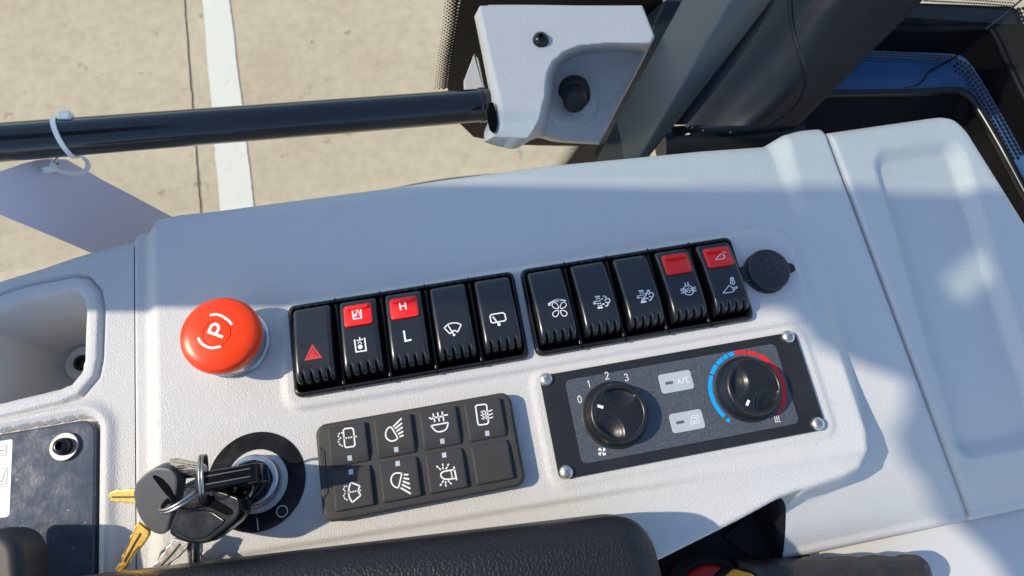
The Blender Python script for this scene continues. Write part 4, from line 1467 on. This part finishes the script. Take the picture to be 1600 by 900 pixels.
for mt_, segs in (('blue', [((178, 338), (300, 735)), ((185, 322), (236, 242)), ((244, 232), (300, 188)), ((307, 182), (345, 160)), ((356, 155), (404, 143))]),
                  ('arc_red', [((412, 141), (455, 140)), ((472, 141), (515, 145)), ((530, 149), (606, 172)), ((618, 180), (716, 236)), ((724, 246), (852, 640))])):
    for p0, p1 in segs:
        a0, r0 = ang_of(p0)
        a1, r1 = ang_of(p1)
        da = (a1 - a0 + 180) % 360 - 180
        s = Sym(FZ, lift=0.1)
        s.uv_stroke([(D2[0] + 20.6 * math.cos(math.radians(a0 + da * k / 24)), D2[1] + 20.6 * math.sin(math.radians(a0 + da * k / 24))) for k in range(25)], 2.2)
        s.build('scale_segment', mt_, hp)
s = Sym(FZ, lift=0.1, zoom=Z8); s.dot((347, 760), 1.15); s.build('scale_dot', 'blue', hp)
s = Sym(FZ, lift=0.1, zoom=Z8); s.dot((825, 677), 1.15); s.build('scale_dot', 'arc_red', hp)
s = Sym(FZ, lift=0.1, zoom=Z8)
for k in (0, 18, 36):
    s.st([(778 + k, 722 - k * .2), (786 + k, 737 - k * .2), (784 + k, 752 - k * .2), (793 + k, 768 - k * .2)], 0.38, False, True)
s.st([(784, 776), (840, 770)], 0.35)
s.build('heat_mark', 'print', hp)

# ------------------------------------------------------------------ red stop button
bc = (-30.8, 185.5, 0)
eb = thing('stop_button', 'round orange-red mushroom parking brake button lettered P', 'button', bc)
MB().lathe([(19.2, 0), (19.2, 1.6), (18.6, 2.2), (17.9, 2.6), (17.6, 13), (16.5, 14)], bc, 64).build('collar', 'chrome', eb)
hd = [(13, 11), (18.5, 13.2), (19.9, 14.8), (20.2, 17.0), (19.9, 19.8), (19.2, 21.6), (18.0, 22.5), (14, 23.2), (10, 23.6), (7.2, 23.75), (6.95, 23.45), (6.7, 23.45), (6.5, 23.8), (4, 23.95), (0.1, 24.0)]
head = MB().lathe(hd, bc, 72, True, True).build('head', 'button_red', eb, angle=50)
def zhead(u, v):
    return float(np.interp(math.hypot(u - bc[0], v - bc[1]), [0, 4, 6.5, 7.2, 10, 14, 17.4], [24.0, 23.95, 23.8, 23.78, 23.6, 23.2, 22.5]))
s = Sym(zhead, lift=0.12, zoom=(270, 440, 5.625))
s.st([(440, 488), (304, 438)], 1.5).st([(316, 442), (338, 392), (366, 374), (394, 384), (402, 412), (390, 440), (374, 466)], 1.5, False, True)
s.st([(326, 295), (380, 288), (430, 302), (482, 336), (520, 378)], 1.3, False, True).st([(222, 492), (245, 535), (290, 568), (350, 583), (422, 568)], 1.3, False, True)
o = s.build('letter_mark', 'print', None); par(o, head)

# ------------------------------------------------------------------ ignition lock and keys
ic = (-23.5, 111.2, 0)
ig = thing('ignition_lock', 'ignition lock with steel ring and round black dial decal', 'lock', ic)
n = 72
V_ = []
for r, z in ((24.7, 0.05), (24.7, 0.4), (15.8, 0.4), (15.8, 0.05)):
    for k in range(n):
        a = 2 * math.pi * k / n
        V_.append((ic[0] + r * math.cos(a), ic[1] + r * math.sin(a), z))
mk('decal_ring', V_, grid_faces(4, n, True), 'decal', ig, angle=30)
MB().lathe([(13.0, 0), (13.0, 5.5), (12.6, 6.6), (11.6, 7.2), (10.2, 7.4), (9.6, 6.8)], ic, 60).build('steel_ring', 'chrome', ig)
MB().lathe([(9.5, 0), (9.5, 12.0), (9.0, 13.4), (7.6, 14.0), (6.6, 13.2), (0.1, 13.0)], ic, 48).build('barrel', 'key_black', ig)
zk = (240, 700, 5.627)
s = Sym(0.4, lift=0.1, zoom=zk)
s.ringp((1130, 556), 2.7, 0.4); s.build('off_mark', 'print', ig)
s = Sym(0.4, lift=0.1, zoom=zk); s.st([(910, 616), (920, 725)], 0.4); s.build('on_mark', 'print', ig)
s = Sym(0.4, lift=0.1, zoom=zk); s.st([(700, 650), (730, 620), (748, 630), (742, 660), (712, 682), (690, 690), (668, 688)], 0.35, False, True).st([(690, 652), (715, 655)], 0.35); s.build('start_mark', 'print', ig)
# key in the lock: head standing up
key0 = thing('ignition_key', 'black-headed key standing in the ignition lock', 'key', (ic[0], ic[1], 13), 'keys on the bunch')
hu = [(-36.5, 40), (-35, 45), (-33, 46), (-10, 46), (-8, 44.5), (-7.5, 40), (-8.5, 27), (-13, 21), (-31, 21), (-35.5, 27)]
hu = roundpoly([(x - 0.3, z) for x, z in hu], 1.5, 3)
Lp = []
for d, y in ((0.8, -4.0), (0.15, -3.6), (0, -3.0), (0, 3.0), (0.15, 3.6), (0.8, 4.0)):
    Lp.append([(x, ic[1] + 0.8 + y, z) for x, z in inset(hu, d)])
MB().loops(Lp).build('head', 'fob', key0)
MB().slab([(ic[0] - 4, ic[1] - 1.2), (ic[0] + 4, ic[1] - 1.2), (ic[0] + 4, ic[1] + 1.2), (ic[0] - 4, ic[1] + 1.2)], 12.8, 22, 0.3).build('blade', 'nickel', key0)
MB().lathe([(7.2, 13.0), (7.2, 16), (6.4, 17.5), (5.2, 19.5), (4, 22)], ic, 36).build('collar', 'key_black', key0)
s = MB()
for yy in (-1.6, 1.8):
    s.slab([(-33, ic[1] + 0.8 + yy - 0.25), (-11, ic[1] + 0.8 + yy - 0.25), (-11, ic[1] + 0.8 + yy + 0.25), (-33, ic[1] + 0.8 + yy + 0.25)], 45.5, 46.25, 0.1)
s.build('edge_rib', 'key_grey', key0)
ZK = (160, 660, 3.75)
def zpx(P, Z_=ZK):
    return [(Z_[0] + x / Z_[2], Z_[1] + y / Z_[2]) for x, y in P]
def tilted(P, plane, th, d_in=1.0, Z_=ZK, r=2.0):
    # outline in photo positions laid on a sloping plane z = a + b (px - x0) + c (py - y0); returns bevelled solid
    a, b_, c_, x0, y0 = plane
    pts = [at(x, y, a + b_ * (x - x0) + c_ * (y - y0)) for x, y in zpx(P, Z_)]
    A_, B_, C_ = pts[0], pts[len(pts) // 3], pts[2 * len(pts) // 3]
    n_ = np.cross(B_ - A_, C_ - A_); n_ /= np.linalg.norm(n_)
    if n_[2] < 0: n_ = -n_
    e1 = np.cross(n_, np.array([0, 1.0, 0])); e1 /= np.linalg.norm(e1)
    e2 = np.cross(n_, e1)
    uv = [(np.dot(p - A_, e1), np.dot(p - A_, e2)) for p in pts]
    uv = roundpoly(uv, r, 4)
    def put(x, y, h):
        return tuple(A_ + e1 * x + e2 * y + n_ * h)
    Lp = []
    for d, h in ((d_in, -th), (d_in * 0.2, -th + d_in * 0.6), (0, -th + d_in), (0, -d_in), (d_in * 0.2, -d_in * 0.4), (d_in, 0), (d_in * 1.2 + 0.1, 0)):
        Lp.append([put(x, y, h) for x, y in inset(uv, d)])
    return MB().loops(Lp), (A_, n_)
def blade(P, plane, th, mt, parent, groove=None, name='blade'):
    mb, (A_, n_) = tilted(P, plane, th, 0.25, r=0.25)
    o = mb.build(name, mt, parent)
    if groove:
        a, b_, c_, x0, y0 = plane
        gp = [at(x, y, a + b_ * (x - x0) + c_ * (y - y0)) for x, y in zpx(groove)]
        g2 = MB().tube([tuple(p + n_ * 0.02) for p in gp], 0.55, 6).build('groove', 'key_grey', None)
        par(g2, o)
    return o
# charcoal key
pl1 = (24, 0.05, -0.12, 240, 780)
k1 = thing('key', 'large charcoal-headed key with brass blade pointing down the console', 'key', tuple(at(250, 785, 14)), 'keys on the bunch')
mb, _ = tilted([(176, 415), (192, 356), (245, 305), (292, 272), (335, 264), (405, 276), (440, 330), (430, 420), (405, 540), (378, 645), (345, 662), (305, 652), (262, 625), (205, 545)], pl1, 8, 0.9, r=6)
mb.build('head', 'key_grey', k1)
mb, _ = tilted([(290, 318), (305, 308), (350, 330), (400, 385), (428, 455), (415, 470), (360, 410)], (24.35, 0.05, -0.12, 240, 780), 1.0, 0.15, r=1.2)
mb.build('ring_slot', 'hole', k1)
blade([(205, 590), (272, 640), (268, 668), (225, 735), (215, 728), (205, 745), (180, 775), (172, 792), (160, 800), (148, 835), (118, 872), (78, 878), (75, 862), (108, 815), (112, 785), (128, 765), (140, 735), (152, 718), (162, 690), (160, 668), (176, 652), (186, 618)], (17, 0.05, -0.10, 215, 830), 2.0, 'brass', k1, [(225, 650), (185, 715), (130, 815)])
k1b = thing('key', 'short brass key poking out left of the charcoal key head', 'key', tuple(at(190, 775, 8)), 'keys on the bunch')
blade([(32, 432), (45, 412), (75, 402), (88, 394), (102, 402), (150, 394), (230, 396), (230, 474), (130, 474), (102, 462), (88, 472), (62, 464), (48, 466)], (12, 0.05, -0.10, 190, 775), 2.0, 'brass', k1b, [(60, 436), (220, 436)])
# glossy black key
pl2 = (31, 0.10, -0.02, 320, 800)
k2 = thing('key', 'glossy black angular key with raised edge over two steel blades', 'key', tuple(at(320, 800, 20)), 'keys on the bunch')
mb, _ = tilted([(385, 650), (415, 560), (470, 440), (492, 395), (535, 368), (600, 372), (700, 400), (795, 436), (808, 470), (805, 540), (770, 585), (690, 650), (612, 708), (560, 712), (500, 705), (430, 680)], pl2, 8.5, 0.9, r=3)
mb.build('head', 'fob', k2)
mb, _ = tilted([(500, 520), (540, 510), (640, 520), (720, 575), (700, 600), (600, 680), (510, 690), (430, 640)], (31.7, 0.10, -0.02, 320, 800), 1.2, 0.5, r=2)
mb.build('raised_panel', 'fob', k2)
mb, _ = tilted([(560, 432), (600, 430), (690, 468), (760, 510), (765, 535), (735, 548), (640, 505), (570, 480)], (31.3, 0.10, -0.02, 320, 800), 1.0, 0.15, r=1.2)
mb.build('ring_slot', 'hole', k2)
blade([(415, 680), (505, 705), (498, 735), (440, 795), (400, 822), (372, 852), (298, 852), (300, 832), (322, 815), (345, 775), (362, 762), (372, 735), (395, 715)], (16, 0.03, -0.06, 270, 860), 2.0, 'nickel', k2, [(455, 712), (390, 790), (330, 850)])
k3 = thing('key', 'pair of steel key blades hanging straight down below the black key', 'key', tuple(at(302, 865, 8)), 'keys on the bunch')
blade([(496, 690), (536, 690), (536, 840), (496, 840)], (14, 0, -0.04, 300, 865), 2.0, 'nickel', k3, [(514, 700), (514, 838)])
blade([(545, 690), (580, 690), (580, 760), (574, 772), (580, 790), (578, 838), (543, 838)], (12, 0, -0.04, 300, 865), 2.0, 'nickel', k3, [(562, 700), (562, 836)])
k4 = thing('key', 'small steel keys fanned out above the charcoal key head', 'key', tuple(at(290, 728, 25)), 'keys on the bunch')
for i in range(3):
    dy = i * 12
    dx = i * 4
    blade([(388 + dx, 232 + dy), (395 + dx, 214 + dy), (430 + dx, 208 + dy), (470 + dx, 216 + dy), (580, 238 + dy), (600, 262 + dy), (570, 268 + dy), (470 + dx, 250 + dy), (425 + dx, 256 + dy), (400 + dx, 250 + dy)], (36 - 4 * i, 0.28, 0.1, 290, 728), 1.8, 'nickel', k4, name='blade')
for i in range(3):
    blade([(422, 275 + i * 16), (545, 268 + i * 16), (560, 292 + i * 16), (440, 302 + i * 16)], (30 - 3 * i, 0.22, -0.2, 290, 738), 1.8, 'nickel', k4, name='bow')
k5 = thing('key', 'small worn steel keys under the ignition key beside the lock barrel', 'key', tuple(at(360, 772, 20)), 'keys on the bunch')
blade([(640, 395), (690, 372), (735, 372), (770, 384), (775, 402), (740, 418), (690, 412)], (24, 0.25, -0.3, 350, 765), 1.8, 'nickel', k5, [(660, 394), (765, 396)])
blade([(690, 425), (760, 405), (830, 410), (835, 425), (770, 440), (705, 445)], (20, 0.1, -0.35, 360, 775), 1.8, 'nickel', k5, [(710, 435), (825, 417)])
# split rings
def split_ring(label, c, r, e1, e2, wr=0.75, loc=None):
    e1, e2 = np.array(e1, float), np.array(e2, float)
    e1 /= np.linalg.norm(e1); e2 = e2 - e1 * np.dot(e1, e2); e2 /= np.linalg.norm(e2)
    nn = np.cross(e1, e2)
    P = [tuple(np.array(c) + e1 * (r * math.cos(a)) + e2 * (r * math.sin(a)) + nn * (wr * 1.9 * (a / (4 * math.pi) - 0.5) * 2)) for a in np.linspace(0, 4 * math.pi, 97)]
    return tag(MB().tube(P, wr, 10).build('key_ring', 'nickel'), label, 'key ring', 'rings holding the keys')
split_ring('upright steel split ring passing over the ignition key head', at(318, 746, 38), 9.8, (0, 1, -0.05), tuple(ray(318, 748) + np.array([0.10, 0, 0])), 0.6)
split_ring('steel split ring lying through the charcoal key slot', at(290, 772, 30), 11.5, (0.95, 0.25, 0.2), (0.1, 0.5, -0.8))
split_ring('thin steel wire ring under the ignition key beside the barrel', at(372, 772, 22), 7.0, (0.95, 0.1, 0.1), (0, 0.8, -0.5), 0.4)

# ------------------------------------------------------------------ side plate, sticker, washer screw
pt = thing('side_plate', 'glossy dark slate plate screwed into the side console', 'plate', (-130, 120, -13))
MB().slab(rrect(-260, -107.9, 32, 159.6, 8), -13.5, -9.2, 0.9, 3).build('plate', 'clearplate', pt)
wc = at(101, 698, -8.2)
MB().lathe([(7.3, -1), (7.3, 0.6), (7.0, 0.9), (4.6, 0.9), (4.5, 0.7)], wc, 40).build('washer', 'washer', pt)
MB().lathe([(4.6, 0.5), (4.6, 1.6), (4.1, 3.6), (3.0, 4.6), (2.2, 4.7), (2.0, 4.4), (1.9, 2.0), (0.1, 2.0)], wc, 32).build('bolt', 'key_black', pt)
pz = -9.2
st_ = tag(MB().slab(roundpoly(pxo([(-30, 694), (20, 686), (15, 805), (10, 808), (-30, 812)], pz), 1.0), pz, pz + 0.15, 0).build('sticker', 'paper', smooth=False), 'white sticker with line symbols on the dark slate plate', 'sticker')
s = Sym(pz + 0.15, lift=0.08)
s.st([(-20, 700), (10, 696), (9, 711), (-20, 715)], 0.3, True).st([(-10, 706), (7, 703)], 0.6).st([(-20, 736), (12, 731), (10, 756), (-20, 760)], 0.25, True).st([(-2, 750), (3, 753), (9, 734)], 0.3).st([(0, 760), (7, 759)], 0.3)
s.build('printed_mark', 'slot', st_)

# ------------------------------------------------------------------ armrest, lever, lower right things
am = [(-170, 87.6), (162, 63.4), (163, -70), (-170, -70)]
arm = thing('armrest', 'dark brown grained vinyl armrest pad at the bottom edge', 'armrest', (0, 20, 0))
out = roundpoly(am, 19, 10)
Lp = []
for d, z in ((3, 6), (0.6, 10), (0, 18), (0, 35), (0.5, 39), (2.2, 42.5), (4.5, 45), (8, 47.2), (11, 48.2), (13, 48.6), (14.5, 48.7)):
    Lp.append([(x, y, z) for x, y in inset(out, d)])
MB().loops(Lp).build('pad', 'leather', arm, angle=60)
lv = tag(MB().slab(roundpoly(pxo([(-60, 826), (2, 826), (22, 834), (34, 852), (42, 940), (-60, 960)], 23), 6, 5), 6, 25, 5, 5).build('lever_grip', 'rubber'), 'black rubber lever grip at the bottom left corner', 'lever')

dk = struct(mk('footwell', [tuple(at(x, y, -66)) for x, y in ((940, 990), (960, 870), (1150, 775), (1224, 765), (1236, 800), (1242, 838), (1262, 864), (1275, 880), (1275, 1000))], [tuple(range(9))], 'dark', smooth=False))
vb_ = thing('recess_wall', 'black plastic recess wall under the console front', 'panel', tuple(at(1200, 840, -58)))
MB().slab(roundpoly(pxo([(1130, 838), (1170, 806), (1218, 768), (1226, 800), (1234, 842), (1248, 866), (1262, 880), (1200, 890)], -63), 2), -72, -63, 0.4).build('wall_panel', 'dark', vb_)
MB().tube([tuple(at(x, y, -63)) for x, y in ((1181, 806), (1190, 830), (1199, 856))], 0.9, 8).build('rib', 'dark', vb_)
ev = list(np.linspace(14, 60, 24))
Lp = []
for v in ev:
    zb_ = float(zbase(v))
    Lp.append([(250, v, zb_ - 26), (255.5, v, zb_ - 1.5), (257, v, zb_ + 0.5), (259, v, zb_ + 0.9), (260.6, v, zb_ + 0.4), (260.8, v, zb_ - 26)])
MB().loops(Lp).build('edge_strip', 'dark', vb_)
rc = at(1112, 940, -46)
rcp = thing('red_cap', 'dark red round cap with black rim under the console front', 'cap', tuple(rc))
MB().lathe([(24, -14), (24, 0), (22.5, 2), (20, 2), (19.5, 0)], rc, 48).build('rim', 'dark', rcp)
MB().lathe([(19.5, -4), (19.5, 1.5), (17, 5), (11, 7.5), (5, 8.6), (0.1, 8.8)], rc, 48).build('cap', 'cap_red', rcp)
yb = thing('yellow_latch', 'small yellow latch with black rim beside the red cap', 'latch', tuple(at(1155, 898, -34)))
MB().slab(roundpoly(pxo([(1118, 900), (1142, 886), (1180, 893), (1196, 912), (1190, 950), (1110, 950)], -35), 3), -42, -35, 1).build('rim', 'dark', yb)
MB().slab(roundpoly(pxo([(1132, 902), (1147, 889), (1178, 897), (1190, 916), (1180, 950), (1120, 950)], -33.5), 2), -36, -33.5, 1).build('body', 'yellow', yb)
lt = MB().slab(roundpoly(pxo([(1255, 866), (1400, 832), (1522, 803), (1700, 770), (1720, 1000), (1240, 1000)], -75), 4), -110, -75, 5, 4).build('lower_trim', 'grey_smooth')
tag(lt, 'light grey lower trim below the console cover', 'trim')
A_, B_ = at(1150, 902, -55), at(1442, 893, -55)
P = [A_ + (B_ - A_) * t for t in np.linspace(0, 1, 40)]
rl = [9.6 + 0.5 * math.sin(i * 0.9) + random.uniform(-.25, .25) for i in range(39)] + [8.2]
tag(MB().tube([tuple(p) for p in P], rl, 28).build('wrapped_tube', 'film'), 'dark tube wrapped in creased film along the lower trim', 'tube')

# moulded switches never sit perfectly level
for (t, ob, tb, uc) in SW:
    t.rotation_euler = (random.uniform(-.012, .012), random.uniform(-.01, .01), random.uniform(-.006, .006))
